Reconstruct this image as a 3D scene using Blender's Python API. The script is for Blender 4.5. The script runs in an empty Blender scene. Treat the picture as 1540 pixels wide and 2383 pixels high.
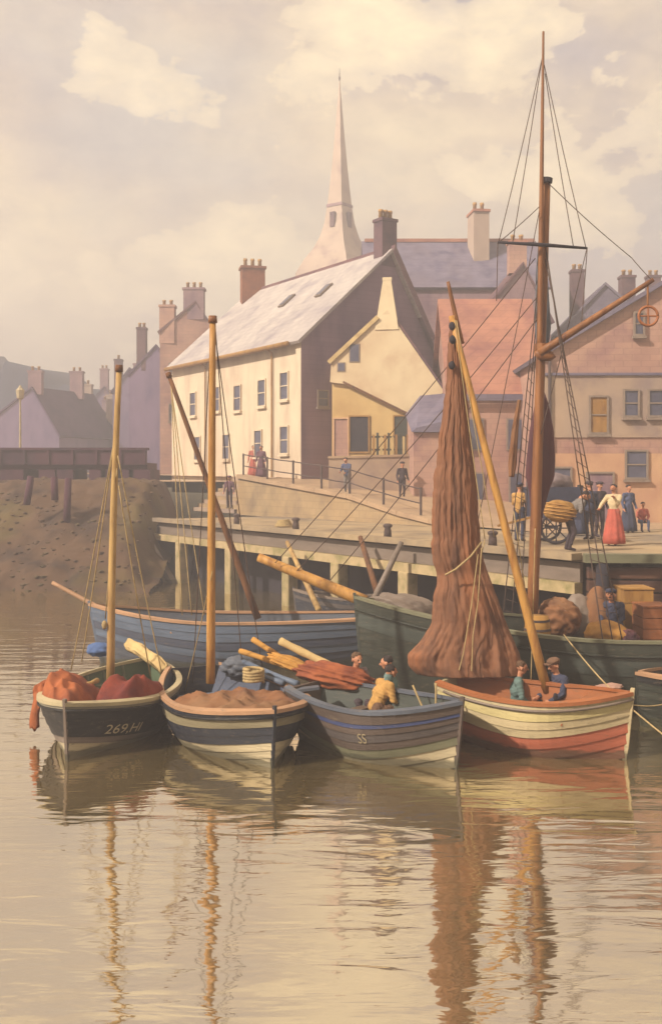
import bpy, bmesh, math, random
import numpy as np
from mathutils import Vector, Matrix, noise, Quaternion
random.seed(7)
S = bpy.context.scene
COL = S.collection
# ------------------------------------------------------------------ camera
EYE = 4.4            # metres above the water
F = 2400.0           # focal length in units of 1/1540 of the picture width
HX, HY = 770.0, 1108.0
cam_d = bpy.data.cameras.new('camera')
cam = bpy.data.objects.new('camera', cam_d); COL.objects.link(cam)
cam.location = (0, 0, EYE); cam.rotation_euler = (math.radians(90), 0, 0)
cam_d.sensor_fit = 'HORIZONTAL'; cam_d.sensor_width = 36.0
cam_d.lens = 36.0 * F / 1540.0
cam_d.shift_y = -(2383 / 2.0 - HY) / 1540.0
cam_d.clip_start = 0.1; cam_d.clip_end = 5000
S.camera = cam
# ------------------------------------------------------------------ sun, sky, exposure
SUN_DIR = Vector((-0.78, -0.50, 0.68)).normalized()     # towards the sun: from the left
sun_d = bpy.data.lights.new('sun', 'SUN'); sun_d.energy = 4.6; sun_d.angle = math.radians(1.5)
sun_d.color = (1.0, 0.89, 0.75)
sun = bpy.data.objects.new('sun', sun_d); COL.objects.link(sun)
sun.location = (-40, -20, 60); sun.rotation_euler = SUN_DIR.to_track_quat('Z', 'Y').to_euler()
W = bpy.data.worlds.new('World'); S.world = W; W.use_nodes = True
def build_world():
    nt = W.node_tree; nt.nodes.clear(); N = nt.nodes.new; L = nt.links.new
    out = N('ShaderNodeOutputWorld'); bg = N('ShaderNodeBackground'); bg.inputs[1].default_value = 0.072
    L(bg.outputs[0], out.inputs[0])
    sky = N('ShaderNodeTexSky'); sky.sky_type = 'NISHITA'; sky.sun_disc = False
    sky.sun_elevation = math.asin(SUN_DIR.z); sky.sun_rotation = math.atan2(SUN_DIR.x, SUN_DIR.y)
    sky.dust_density = 3.0
    tc = N('ShaderNodeTexCoord')
    mp = N('ShaderNodeMapping'); mp.inputs['Scale'].default_value = (1, 1, 1.7)
    mp.inputs['Location'].default_value = (0.35, 0.1, 0.22)
    L(tc.outputs['Generated'], mp.inputs[0])
    def noi(scale, det, rough, dist, off):
        m = N('ShaderNodeMapping'); m.inputs['Location'].default_value = off; L(mp.outputs[0], m.inputs[0])
        n = N('ShaderNodeTexNoise'); n.inputs['Scale'].default_value = scale; n.inputs['Detail'].default_value = det
        n.inputs['Roughness'].default_value = rough; n.inputs['Distortion'].default_value = dist
        L(m.outputs[0], n.inputs['Vector']); return n.outputs['Fac']
    def ramp(src, stops):
        r = N('ShaderNodeValToRGB'); L(src, r.inputs[0])
        e = r.color_ramp.elements
        while len(e) < len(stops): e.new(0.5)
        for k, (p, c) in enumerate(stops): e[k].position = p; e[k].color = (*c, 1)
        return r.outputs[0]
    def mix(f, a, b):
        m = N('ShaderNodeMixRGB')
        for i, s in ((0, f), (1, a), (2, b)):
            if isinstance(s, (int, float)): m.inputs[i].default_value = s
            elif isinstance(s, tuple): m.inputs[i].default_value = (*s, 1)
            else: L(s, m.inputs[i])
        return m.outputs[0]
    # soft body of the cloud: tan, mauve grey, blue grey
    base = ramp(noi(4.2, 7, 0.55, 0.1, (0, 0, 0)), [(0.35, (4.1, 3.65, 3.75)), (0.455, (5.7, 4.65, 3.75)), (0.55, (7.7, 6.1, 4.15)), (0.68, (9.0, 7.25, 4.6))])
    blue = ramp(noi(2.6, 6, 0.52, 0.1, (3.1, 1.7, 0.4)), [(0.52, (0, 0, 0)), (0.68, (0.8, 0.8, 0.8))])
    base = mix(blue, base, (5.3, 4.95, 4.5))
    # brighter cream billows with a crisp edge
    edge = ramp(noi(4.6, 10, 0.56, 0.12, (1.3, 4.2, 2.0)), [(0.500, (0, 0, 0)), (0.512, (0.45, 0.45, 0.45)), (0.62, (1, 1, 1))])
    mot = ramp(noi(26.0, 6, 0.65, 0.3, (2.2, 0.3, 5.0)), [(0.35, (0.89, 0.89, 0.91)), (0.65, (1.09, 1.08, 1.05))])
    cl = mix(edge, base, (10.8, 8.7, 5.4))
    mm = N('ShaderNodeMixRGB'); mm.blend_type = 'MULTIPLY'; mm.inputs[0].default_value = 1.0; L(cl, mm.inputs[1]); L(mot, mm.inputs[2]); cl = mm.outputs[0]
    tot = mix(0.93, sky.outputs[0], cl)
    L(tot, bg.inputs[0])
build_world()
S.view_settings.view_transform = 'Standard'; S.view_settings.look = 'None'
S.view_settings.gamma = 1.0; S.view_settings.exposure = 0.88; S.view_settings.use_curve_mapping = False
S.render.engine = 'CYCLES'
S.cycles.max_bounces = 6; S.cycles.diffuse_bounces = 3; S.cycles.glossy_bounces = 3; S.cycles.volume_bounces = 0
S.cycles.caustics_reflective = False; S.cycles.caustics_refractive = False
S.cycles.use_denoising = True; S.cycles.use_adaptive_sampling = True; S.cycles.adaptive_threshold = 0.025
# ------------------------------------------------------------------ helpers
def P(x, y, D):                       # a point of the picture at the distance D
    return Vector(((x - HX) / F * D, D, EYE - (y - HY) / F * D))
def PZ(x, y, z=0.0):                  # a point of the picture on the level z
    return P(x, y, F * (EYE - z) / (y - HY))
def srgb(r, g, b):
    f = lambda c: (c / 255 / 12.92) if c / 255 <= 0.04045 else ((c / 255 + 0.055) / 1.055) ** 2.4
    return (f(r), f(g), f(b))
MATS = {}
def mat(name, col, col2=None, scale=3.0, var=0.22, rough=0.85, bump=0.15, bscale=None, stretch=(1, 1, 1), metallic=0.0, spec=0.3, col3=None, big=0.5, course=0.0, dirt=False):
    """procedural paint, plaster, wood or cloth: mottled colour with two sizes of patch and fine relief"""
    if name in MATS: return MATS[name]
    m = bpy.data.materials.new(name); m.use_nodes = True; MATS[name] = m
    nt = m.node_tree; nt.nodes.clear(); N = nt.nodes.new; L = nt.links.new
    out = N('ShaderNodeOutputMaterial'); b = N('ShaderNodeBsdfPrincipled'); L(b.outputs[0], out.inputs[0])
    b.inputs['Roughness'].default_value = rough; b.inputs['Metallic'].default_value = metallic
    b.inputs['Specular IOR Level'].default_value = spec
    tc = N('ShaderNodeTexCoord'); mp = N('ShaderNodeMapping'); mp.inputs['Scale'].default_value = stretch
    L(tc.outputs['Object'], mp.inputs[0])
    oi = N('ShaderNodeObjectInfo'); va = N('ShaderNodeVectorMath'); va.operation = 'ADD'
    sc = N('ShaderNodeMath'); sc.operation = 'MULTIPLY'; sc.inputs[1].default_value = 37.0
    L(oi.outputs['Random'], sc.inputs[0]); L(mp.outputs[0], va.inputs[0]); L(sc.outputs[0], va.inputs[1])
    vec = va.outputs[0]
    def noi(s, d, r=0.6):
        n = N('ShaderNodeTexNoise'); n.inputs['Scale'].default_value = s; n.inputs['Detail'].default_value = d
        n.inputs['Roughness'].default_value = r; L(vec, n.inputs['Vector']); return n.outputs['Fac']
    col2 = col2 or tuple(c * (1 - 1.6 * var) for c in col)
    hi = tuple(min(1, c * (1 + var)) for c in col)
    r = N('ShaderNodeValToRGB'); L(noi(scale, 7), r.inputs[0]); e = r.color_ramp.elements
    e[0].position = 0.30; e[0].color = (*col2, 1); e[1].position = 0.72; e[1].color = (*hi, 1)
    k = e.new(0.5); k.color = (*col, 1)
    colr = r.outputs[0]
    c3 = col3 or tuple(c * (1 - var) for c in col2)
    r2 = N('ShaderNodeValToRGB'); L(noi(scale * 0.31, 5), r2.inputs[0]); e = r2.color_ramp.elements
    e[0].position = 0.48; e[0].color = (0, 0, 0, 1); e[1].position = 0.70; e[1].color = (big, big, big, 1)
    mx = N('ShaderNodeMixRGB'); L(r2.outputs[0], mx.inputs[0]); L(colr, mx.inputs[1]); mx.inputs[2].default_value = (*c3, 1)
    fin = mx.outputs[0]; hgt = noi(bscale or scale * 8, 5, 0.65)
    if course:                                       # slate, tile or masonry courses
        ge = N('ShaderNodeNewGeometry'); sx = N('ShaderNodeSeparateXYZ'); L(ge.outputs['Position'], sx.inputs[0])
        al = N('ShaderNodeMath'); al.operation = 'MULTIPLY_ADD'; al.inputs[1].default_value = 0.85; L(sx.outputs[1], al.inputs[0])
        a2 = N('ShaderNodeMath'); a2.operation = 'MULTIPLY'; a2.inputs[1].default_value = -0.54; L(sx.outputs[0], a2.inputs[0]); L(a2.outputs[0], al.inputs[2])
        cb = N('ShaderNodeCombineXYZ'); L(al.outputs[0], cb.inputs[0]); L(sx.outputs[2], cb.inputs[1])
        bt = N('ShaderNodeTexBrick'); L(cb.outputs[0], bt.inputs['Vector']); bt.inputs['Scale'].default_value = 1.0
        bt.inputs['Brick Width'].default_value = course * 1.6; bt.inputs['Row Height'].default_value = course; bt.inputs['Mortar Size'].default_value = course * 0.06
        bt.inputs['Color1'].default_value = (0.80, 0.80, 0.82, 1); bt.inputs['Color2'].default_value = (1.06, 1.05, 1.03, 1); bt.inputs['Mortar'].default_value = (0.66, 0.64, 0.66, 1); bt.inputs['Bias'].default_value = 0.1
        ml = N('ShaderNodeMixRGB'); ml.blend_type = 'MULTIPLY'; ml.inputs[0].default_value = 0.5; L(fin, ml.inputs[1]); L(bt.outputs[0], ml.inputs[2]); fin = ml.outputs[0]
        ad = N('ShaderNodeMath'); ad.operation = 'MULTIPLY_ADD'; ad.inputs[1].default_value = -0.8; L(bt.outputs[1], ad.inputs[0]); L(hgt, ad.inputs[2]); hgt = ad.outputs[0]
    if dirt:                                         # weed and scum along the waterline, rubbed and flaked paint
        ge = N('ShaderNodeNewGeometry'); sx = N('ShaderNodeSeparateXYZ'); L(ge.outputs['Position'], sx.inputs[0])
        ns = N('ShaderNodeMath'); ns.operation = 'MULTIPLY_ADD'; ns.inputs[1].default_value = -0.22; L(noi(5, 5), ns.inputs[0]); L(sx.outputs[2], ns.inputs[2])
        rr = N('ShaderNodeValToRGB'); L(ns.outputs[0], rr.inputs[0]); e = rr.color_ramp.elements
        e[0].position = 0.0; e[0].color = (0.75, 0.75, 0.75, 1); e[1].position = 0.05; e[1].color = (0, 0, 0, 1)
        m4 = N('ShaderNodeMixRGB'); L(rr.outputs[0], m4.inputs[0]); L(fin, m4.inputs[1]); m4.inputs[2].default_value = (0.05, 0.05, 0.03, 1)
        r5 = N('ShaderNodeValToRGB'); L(noi(11, 9, 0.78), r5.inputs[0]); e = r5.color_ramp.elements
        e[0].position = 0.55; e[0].color = (0, 0, 0, 1); e[1].position = 0.66; e[1].color = (0.6, 0.6, 0.6, 1)
        m5 = N('ShaderNodeMixRGB'); L(r5.outputs[0], m5.inputs[0]); L(m4.outputs[0], m5.inputs[1]); m5.inputs[2].default_value = (0.16, 0.12, 0.085, 1); fin = m5.outputs[0]
    L(fin, b.inputs['Base Color'])
    if bump:
        bp = N('ShaderNodeBump'); bp.inputs['Strength'].default_value = bump; bp.inputs['Distance'].default_value = 0.02
        L(hgt, bp.inputs['Height']); L(bp.outputs[0], b.inputs['Normal'])
    return m
def C(r, g, b, k=0.74): return tuple(c * k for c in srgb(r, g, b))
class MB:
    def __init__(s): s.v = []; s.f = []
    def add(s, vs, fs):
        o = len(s.v); s.v += [Vector(p) for p in vs]; s.f += [tuple(i + o for i in f) for f in fs]; return s
    def box(s, a, b):
        x0, y0, z0 = a; x1, y1, z1 = b
        return s.hexa([(x0, y0), (x1, y0), (x1, y1), (x0, y1)], z0, z1)
    def hexa(s, pts, z0, z1): return s.prism([(p[0], p[1], z0) for p in pts], [(p[0], p[1], z1) for p in pts])
    def prism(s, lo, hi):
        n = len(lo)
        return s.add(list(lo) + list(hi), [tuple(range(n - 1, -1, -1)), tuple(range(n, 2 * n))] + [(i, (i + 1) % n, n + (i + 1) % n, n + i) for i in range(n)])
    def obox(s, c, ux, uy, uz):       # centre and three half vectors
        c = Vector(c); ux = Vector(ux); uy = Vector(uy); uz = Vector(uz)
        return s.prism([c - ux - uy - uz, c + ux - uy - uz, c + ux + uy - uz, c - ux + uy - uz], [c - ux - uy + uz, c + ux - uy + uz, c + ux + uy + uz, c - ux + uy + uz])
    def bar(s, a, b, w, h=None, up=(0, 0, 1)):
        a = Vector(a); b = Vector(b); h = h or w; d = (b - a); up = Vector(up)
        x = d.cross(up)
        if x.length < 1e-5: x = d.cross(Vector((1, 0, 0)))
        x.normalize(); z = x.cross(d).normalized()
        return s.obox((a + b) / 2, d / 2, x * w / 2, z * h / 2)
    def tube(s, pts, rad, n=10):
        pts = [Vector(p) for p in pts]
        if not isinstance(rad, (list, tuple)): rad = [rad] * len(pts)
        rings = []; o = len(s.v); ref = None
        for i, p in enumerate(pts):
            d = (pts[min(i + 1, len(pts) - 1)] - pts[max(i - 1, 0)]).normalized()
            if ref is None: ref = d.orthogonal().normalized()
            x = (ref - d * ref.dot(d)).normalized(); ref = x; y = d.cross(x)
            for k in range(n):
                a = 2 * math.pi * k / n; s.v.append(p + (x * math.cos(a) + y * math.sin(a)) * rad[i])
        m = len(pts)
        for i in range(m - 1):
            for k in range(n):
                s.f.append((o + i * n + k, o + i * n + (k + 1) % n, o + (i + 1) * n + (k + 1) % n, o + (i + 1) * n + k))
        s.f.append(tuple(o + k for k in range(n - 1, -1, -1))); s.f.append(tuple(o + (m - 1) * n + k for k in range(n)))
        return s
    def lathe(s, c, prof, n=14, fold=0, amp=0.0):
        c = Vector(c); o = len(s.v)
        for (r, z) in prof:
            for k in range(n):
                a = 2 * math.pi * k / n; rr = r * (1 + (amp * math.sin(fold * a) if fold else 0))
                s.v.append(c + Vector((rr * math.cos(a), rr * math.sin(a), z)))
        for i in range(len(prof) - 1):
            for k in range(n):
                s.f.append((o + i * n + k, o + i * n + (k + 1) % n, o + (i + 1) * n + (k + 1) % n, o + (i + 1) * n + k))
        s.f.append(tuple(o + k for k in range(n - 1, -1, -1))); s.f.append(tuple(o + (len(prof) - 1) * n + k for k in range(n)))
        return s
    def lump(s, c, ux, uy, uz, amp=0.12, fr=3.0, seed=0, sub=4, fold=(0, 0, 0)):
        bm = bmesh.new(); bmesh.ops.create_icosphere(bm, subdivisions=sub, radius=1)
        c = Vector(c); ux = Vector(ux); uy = Vector(uy); uz = Vector(uz); o = len(s.v)
        for v in bm.verts:
            p = v.co.copy(); q = p * fr + Vector((seed * 7.3, seed * 3.1, seed))
            k = 1 + amp * (noise.noise(q) + 0.6 * noise.noise(q * 2.3) + 0.35 * noise.noise(q * 5))
            k += 0.07 * math.sin(p.dot(Vector(fold)) + 2 * noise.noise(q * 0.7))
            p = p * k; s.v.append(c + ux * p.x + uy * p.y + uz * p.z)
        for f in bm.faces: s.f.append(tuple(o + v.index for v in f.verts))
        bm.free(); return s
MW = {}
def link(o, parent=None):
    COL.objects.link(o)
    if parent is not None: o.parent = parent
def tag(o, label=None, cat=None, group=None, kind=None):
    if label: o['label'] = label
    if cat: o['category'] = cat
    if group: o['group'] = group
    if kind: o['kind'] = kind
    return o
def thing(name, label, cat, loc, rotz=0.0, group=None):
    o = bpy.data.objects.new(name, None); link(o); o.empty_display_size = 0.3
    o.location = loc; o.rotation_euler = (0, 0, rotz)
    MW[o.name] = Matrix.Translation(Vector(loc)) @ Matrix.Rotation(rotz, 4, 'Z')
    return tag(o, label, cat, group)
def root_of(o):
    while o.parent: o = o.parent
    return o
def obj(name, mb, m, parent=None, smooth=False, local=False, bevel=0.0, origin=None):
    """link one mesh; vertices are in world space, or in the frame of the thing when local"""
    if local: R = MW[root_of(parent).name]; vs = [R @ v for v in mb.v]
    else: vs = mb.v
    n = len(vs)
    lo = Vector([min(v[i] for v in vs) for i in range(3)]); hi = Vector([max(v[i] for v in vs) for i in range(3)])
    org = Vector(origin) if origin is not None else Vector(((lo.x + hi.x) / 2, (lo.y + hi.y) / 2, lo.z))
    PM = MW[parent.name] if parent is not None else Matrix.Identity(4)
    rot = PM.to_3x3(); ri = rot.inverted()
    me = bpy.data.meshes.new(name)
    me.from_pydata([ri @ (v - org) for v in vs], [], mb.f); me.validate()
    bm = bmesh.new(); bm.from_mesh(me); bmesh.ops.recalc_face_normals(bm, faces=bm.faces); bm.to_mesh(me); bm.free()
    if m is not None: me.materials.append(m)
    o = bpy.data.objects.new(name, me); link(o, parent)
    o.location = PM.inverted() @ org
    MW[o.name] = Matrix.Translation(org) @ rot.to_4x4()
    if smooth:
        for p in me.polygons: p.use_smooth = True
    if bevel:
        b = o.modifiers.new('bevel', 'BEVEL'); b.width = bevel; b.segments = 2; b.limit_method = 'ANGLE'
    return o
# ------------------------------------------------------------------ materials
M = {}
M['white'] = mat('limewash', C(232, 212, 182), C(212, 186, 160), 1.1, 0.14, stretch=(1, 1, 0.28), big=0.6, col3=C(190, 162, 140))
M['cream'] = mat('cream_plaster', C(232, 211, 172), C(216, 188, 152), 0.8, 0.10, big=0.5, col3=C(205, 168, 130))
M['yellow'] = mat('ochre_plaster', C(222, 188, 126), C(204, 166, 108), 0.9, 0.12)
M['mauve'] = mat('mauve_stone', C(164, 134, 138), C(128, 102, 118), 0.8, 0.18, stretch=(1, 1, 0.4), course=0.26)
M['shade'] = mat('shaded_harling', C(140, 112, 130), C(100, 78, 106), 0.7, 0.16, stretch=(1, 1, 0.35), course=0.24)  # violet grey puts the shade of the gable end into the colour
M['pink'] = mat('pink_sandstone', C(194, 154, 136), C(166, 126, 122), 0.8, 0.16, col3=C(150, 104, 100), course=0.24)
M['peach'] = mat('peach_plaster', C(216, 174, 136), C(194, 148, 120), 0.7, 0.12, col3=C(180, 124, 104))
M['greywall'] = mat('grey_plaster', C(186, 160, 136), C(156, 132, 122), 0.8, 0.14, col3=C(130, 120, 130))
M['slate'] = mat('blue_slate', C(124, 116, 136), C(94, 90, 118), 1.3, 0.2, col3=C(110, 94, 100), course=0.26)
M['roofpale'] = mat('pale_slate', C(196, 186, 180), C(164, 154, 160), 0.8, 0.14, col3=C(150, 140, 150), course=0.28)
M['redtile'] = mat('red_pantile', C(184, 128, 106), C(156, 102, 96), 0.9, 0.2, col3=C(130, 84, 84), course=0.34)
M['purpletile'] = mat('purple_tile', C(120, 86, 88), C(92, 66, 82), 0.9, 0.25, col3=C(84, 72, 100), course=0.32)
M['brick'] = mat('chimney_brick', C(150, 92, 62), C(118, 70, 56), 1.6, 0.2, course=0.14)
M['brickdark'] = mat('sooty_brick', C(110, 82, 88), C(78, 62, 80), 1.4, 0.25, course=0.14)
M['pot'] = mat('clay_pot', C(190, 150, 96), C(150, 110, 78), 4, 0.2)
M['pane'] = mat('window_glass', C(92, 92, 112), C(70, 70, 92), 1.5, 0.2, rough=0.25, bump=0, spec=0.5)
M['frame'] = mat('window_frame', C(150, 132, 118), None, 4, 0.15)
M['ochrewood'] = mat('ochre_timber', C(172, 128, 66), C(140, 98, 52), 5, 0.2, stretch=(1, 1, 0.3))
M['spire'] = mat('spire_stone', C(196, 174, 156), C(168, 144, 138), 0.6, 0.12)
M['quay'] = mat('quay_boards', C(180, 156, 122), C(132, 114, 96), 0.7, 0.25, col3=C(120, 112, 108), big=0.8)
M['quaypost'] = mat('tarred_pale_pile', C(196, 172, 130), C(150, 140, 90), 2.5, 0.2, col3=C(120, 116, 66))
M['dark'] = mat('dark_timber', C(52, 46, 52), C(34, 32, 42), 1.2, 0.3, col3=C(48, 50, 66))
M['brownwall'] = mat('brown_timber_wall', C(110, 76, 58), C(70, 52, 50), 1.4, 0.3, stretch=(0.4, 0.4, 2.5), col3=C(56, 48, 60))
M['ramp'] = mat('retaining_stone', C(178, 152, 116), C(150, 128, 104), 0.8, 0.16, col3=C(186, 150, 104), course=0.3)
M['road'] = mat('road_dust', C(190, 160, 128), C(166, 138, 114), 0.8, 0.14)
M['rail'] = mat('iron_rail', C(92, 76, 72), C(64, 54, 58), 4, 0.2)
M['bridge'] = mat('bridge_iron', C(84, 50, 62), C(54, 36, 54), 0.9, 0.25, stretch=(1, 1, 0.5), col3=C(52, 44, 64))
M['mud'] = mat('brown_mud', C(92, 68, 48), C(54, 40, 34), 0.6, 0.3, bump=1.0, bscale=1.1, col3=C(112, 98, 44), big=0.9)
M['violet'] = mat('haze_tinted_render', C(134, 118, 150), C(100, 92, 132), 0.8, 0.18, stretch=(1, 1, .4))  # distance haze mixed into the wall colour of the far houses
M['violetroof'] = mat('haze_tinted_slate', C(98, 78, 108), C(72, 62, 100), 0.9, 0.22, course=.3)  # roof tinted violet to stand in for distance haze
M['hill'] = mat('haze_blue_wood', C(44, 54, 78), C(30, 36, 62), 0.12, 0.25, bump=1.0, bscale=0.6)  # blue of far haze put into the colour of the wood
M['mast'] = mat('varnished_mast', C(202, 150, 78), C(160, 106, 54), 3.5, 0.2, rough=0.5, stretch=(3, 3, 0.5), col3=C(130, 84, 46))
M['mastpale'] = mat('pale_mast', C(196, 160, 100), C(150, 112, 70), 3.0, 0.2, rough=0.6, stretch=(3, 3, 0.5), col3=C(140, 92, 54))
M['spar'] = mat('brown_spar', C(124, 82, 50), C(84, 54, 40), 3.0, 0.25, stretch=(3, 3, 0.5))
M['mastred'] = mat('oiled_mast', C(150, 98, 54), C(108, 62, 38), 2.0, 0.25, rough=0.55, stretch=(3, 3, 0.4), col3=C(84, 56, 44))
M['rope'] = mat('manila_rope', C(190, 164, 116), None, 12, 0.2)
M['ropedark'] = mat('tarred_rope', C(96, 78, 70), None, 12, 0.2)
M['sail'] = mat('barked_sailcloth', C(138, 94, 68), C(96, 66, 52), 2.2, 0.25, stretch=(2.4, 2.4, 0.35), col3=C(160, 96, 54), big=0.8, bump=0.6, bscale=14)
M['sailred'] = mat('red_sailcloth', C(140, 62, 42), C(96, 40, 38), 2.6, 0.25, col3=C(76, 34, 46), big=0.8, bump=0.35)
M['sailrust'] = mat('rust_sailcloth', C(176, 100, 58), C(136, 70, 44), 2.6, 0.25, col3=C(110, 58, 50), big=0.7, bump=0.35)
M['sailmaroon'] = mat('maroon_sailcloth', C(104, 62, 64), C(76, 48, 60), 1.6, 0.25, stretch=(1.5, 1.5, 0.4), bump=0.3)
M['tarp'] = mat('brown_cover', C(138, 94, 62), C(108, 70, 54), 2.2, 0.25, col3=C(150, 116, 84), big=0.7, bump=0.35)
M['ochrecloth'] = mat('ochre_cloth', C(196, 144, 70), C(160, 110, 56), 2.4, 0.2, col3=C(150, 116, 70), bump=0.3)
M['canvas'] = mat('cream_canvas', C(214, 186, 130), C(186, 154, 104), 2.4, 0.15, bump=0.3)
M['bluecloth'] = mat('blue_cloth', C(92, 120, 170), C(74, 92, 140), 2.4, 0.2)
def paint(n, r, g, b, **k):
    c = C(r, g, b, k.pop('k', 0.72)); return mat('paint_' + n, c, None, k.pop('scale', 2.4), k.pop('var', 0.14), rough=0.55, stretch=(0.5, 0.5, 2.0), bump=0.2, dirt=True, **k)
for n, c in dict(olive=(160, 148, 118), black=(34, 34, 36), lightgrey=(160, 152, 132), putty=(196, 178, 142), white=(226, 208, 170), mauvegrey=(140, 124, 112),
                 navy=(46, 50, 62), brown=(98, 84, 76), brown2=(112, 94, 80), blue=(66, 76, 116), greengrey=(130, 128, 102), cream=(222, 204, 146), cream2=(218, 198, 156),
                 salmon=(206, 118, 90), green=(66, 69, 60), teal=(80, 86, 80), skyblue=(108, 122, 144), inside=(124, 128, 104), greenin=(92, 108, 84), gunwale=(200, 184, 146),
                 pinkrail=(196, 152, 116), darkgreen=(54, 58, 50), dullblue=(84, 92, 112), rustwood=(170, 104, 62), slateblue=(98, 104, 116), slatedark=(92, 84, 82)).items():
    M['p_' + n] = paint(n, *c)
# ------------------------------------------------------------------ water
def water_mat():
    m = bpy.data.materials.new('harbour_water'); m.use_nodes = True
    nt = m.node_tree; nt.nodes.clear(); N = nt.nodes.new; L = nt.links.new
    out = N('ShaderNodeOutputMaterial'); mixs = N('ShaderNodeMixShader'); L(mixs.outputs[0], out.inputs[0])
    d = N('ShaderNodeBsdfDiffuse'); g = N('ShaderNodeBsdfGlossy'); g.inputs['Roughness'].default_value = 0.04
    g.inputs['Color'].default_value = (0.93, 0.87, 0.76, 1)
    lw = N('ShaderNodeFresnel'); lw.inputs['IOR'].default_value = 1.4
    ma = N('ShaderNodeMath'); ma.operation = 'MULTIPLY_ADD'; ma.inputs[1].default_value = 0.36; ma.inputs[2].default_value = 0.64; L(lw.outputs[0], ma.inputs[0]); L(ma.outputs[0], mixs.inputs[0]); L(d.outputs[0], mixs.inputs[1]); L(g.outputs[0], mixs.inputs[2])
    tc = N('ShaderNodeTexCoord')
    def noi(scl, sc, det, rough=0.55, dist=0.0):
        mp = N('ShaderNodeMapping'); mp.inputs['Scale'].default_value = scl; L(tc.outputs['Object'], mp.inputs[0])
        n = N('ShaderNodeTexNoise'); n.inputs['Scale'].default_value = sc; n.inputs['Detail'].default_value = det
        n.inputs['Roughness'].default_value = rough; n.inputs['Distortion'].default_value = dist; L(mp.outputs[0], n.inputs['Vector']); return n.outputs['Fac']
    r = N('ShaderNodeValToRGB'); L(noi((0.6, 1.0, 1), 0.35, 5), r.inputs[0]); e = r.color_ramp.elements
    e[0].position = 0.35; e[0].color = (*C(132, 116, 80, 0.62), 1); e[1].position = 0.7; e[1].color = (*C(160, 136, 94, 0.62), 1)
    L(r.outputs[0], d.inputs[0])
    a = noi((0.55, 2.2, 1), 1.15, 3, 0.45, 0.6); b = noi((0.7, 2.0, 1), 4.0, 3, 0.5, 0.4)
    b1 = N('ShaderNodeBump'); b1.inputs['Strength'].default_value = 0.28; b1.inputs['Distance'].default_value = 0.07; L(a, b1.inputs['Height'])
    b2 = N('ShaderNodeBump'); b2.inputs['Strength'].default_value = 0.09; b2.inputs['Distance'].default_value = 0.025; L(b, b2.inputs['Height']); L(b1.outputs[0], b2.inputs['Normal'])
    for s in (d, g, lw): L(b2.outputs[0], s.inputs['Normal'])
    return m
w = MB().add([(-300, -40, 0), (300, -40, 0), (300, 600, 0), (-300, 600, 0)], [(0, 1, 2, 3)])
tag(obj('water', w, water_mat(), origin=(0, 0, 0)), kind='structure')
# ------------------------------------------------------------------ the quay
DV = Vector((-0.541, 0.841, 0)); NV = Vector((0.841, 0.541, 0))      # along the quay (away), across it (inland)
C0 = Vector((5.85, 24.0, 0)); QZ = 2.55
def edge_at(x):                                                       # the quay edge seen at the picture column x
    k = (x - HX) / F; Y = (5.85 + 0.643 * 24.0) / (k + 0.643); return Vector((k * Y, Y, 0))
E1 = edge_at(372)
deck = MB().hexa([E1, C0, (26, 22.6, 0), (26, 75, 0), (-2, 75, 0), E1 + NV * 9], QZ - 0.16, QZ)
quay = tag(obj('quay', deck, M['quay']), kind='structure')
# fascia, beam, piles
a = E1 - NV * 0.03; b = C0 - NV * 0.03
obj('fascia', MB().bar(a + Vector((0, 0, QZ - 0.40)), b + Vector((0, 0, QZ - 0.40)) , 0.10, 0.44), M['p_mauvegrey'], quay)  # mauve grey stands in for the shadow band below the deck edge
obj('edge_beam', MB().bar(a - NV * 0.16 + Vector((0, 0, QZ - 0.02)), b - NV * 0.16 + Vector((0, 0, QZ - 0.02)), 0.34, 0.16), M['quay'], quay)
obj('lower_beam', MB().bar(a - NV * 0.10 + Vector((0, 0, QZ - 0.76)), b - NV * 0.10 + Vector((0, 0, QZ - 0.76)), 0.26, 0.26), M['quaypost'], quay)
for x in (428, 545, 680, 795, 955, 1090):
    p = edge_at(x) - NV * 0.1
    pm = MB().obox(p + Vector((0, 0, 0.45)), DV * .23, NV * .2, Vector((0, 0, 1.22)))
    obj('pile', pm, M['quaypost'], quay, bevel=.04)
    q = p + NV * 0.8 + DV * .9
    obj('pile', MB().tube([q + Vector((0, 0, -0.8)), q + Vector((0, 0, QZ - 0.2))], 0.16, 8), M['dark'], quay, smooth=True)
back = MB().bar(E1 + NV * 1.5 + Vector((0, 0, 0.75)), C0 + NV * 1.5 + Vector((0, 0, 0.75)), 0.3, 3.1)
obj('recess_shade_wall', back, M['dark'], quay)  # near-black sheet set close behind the piles, stands in for under-deck shade
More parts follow.
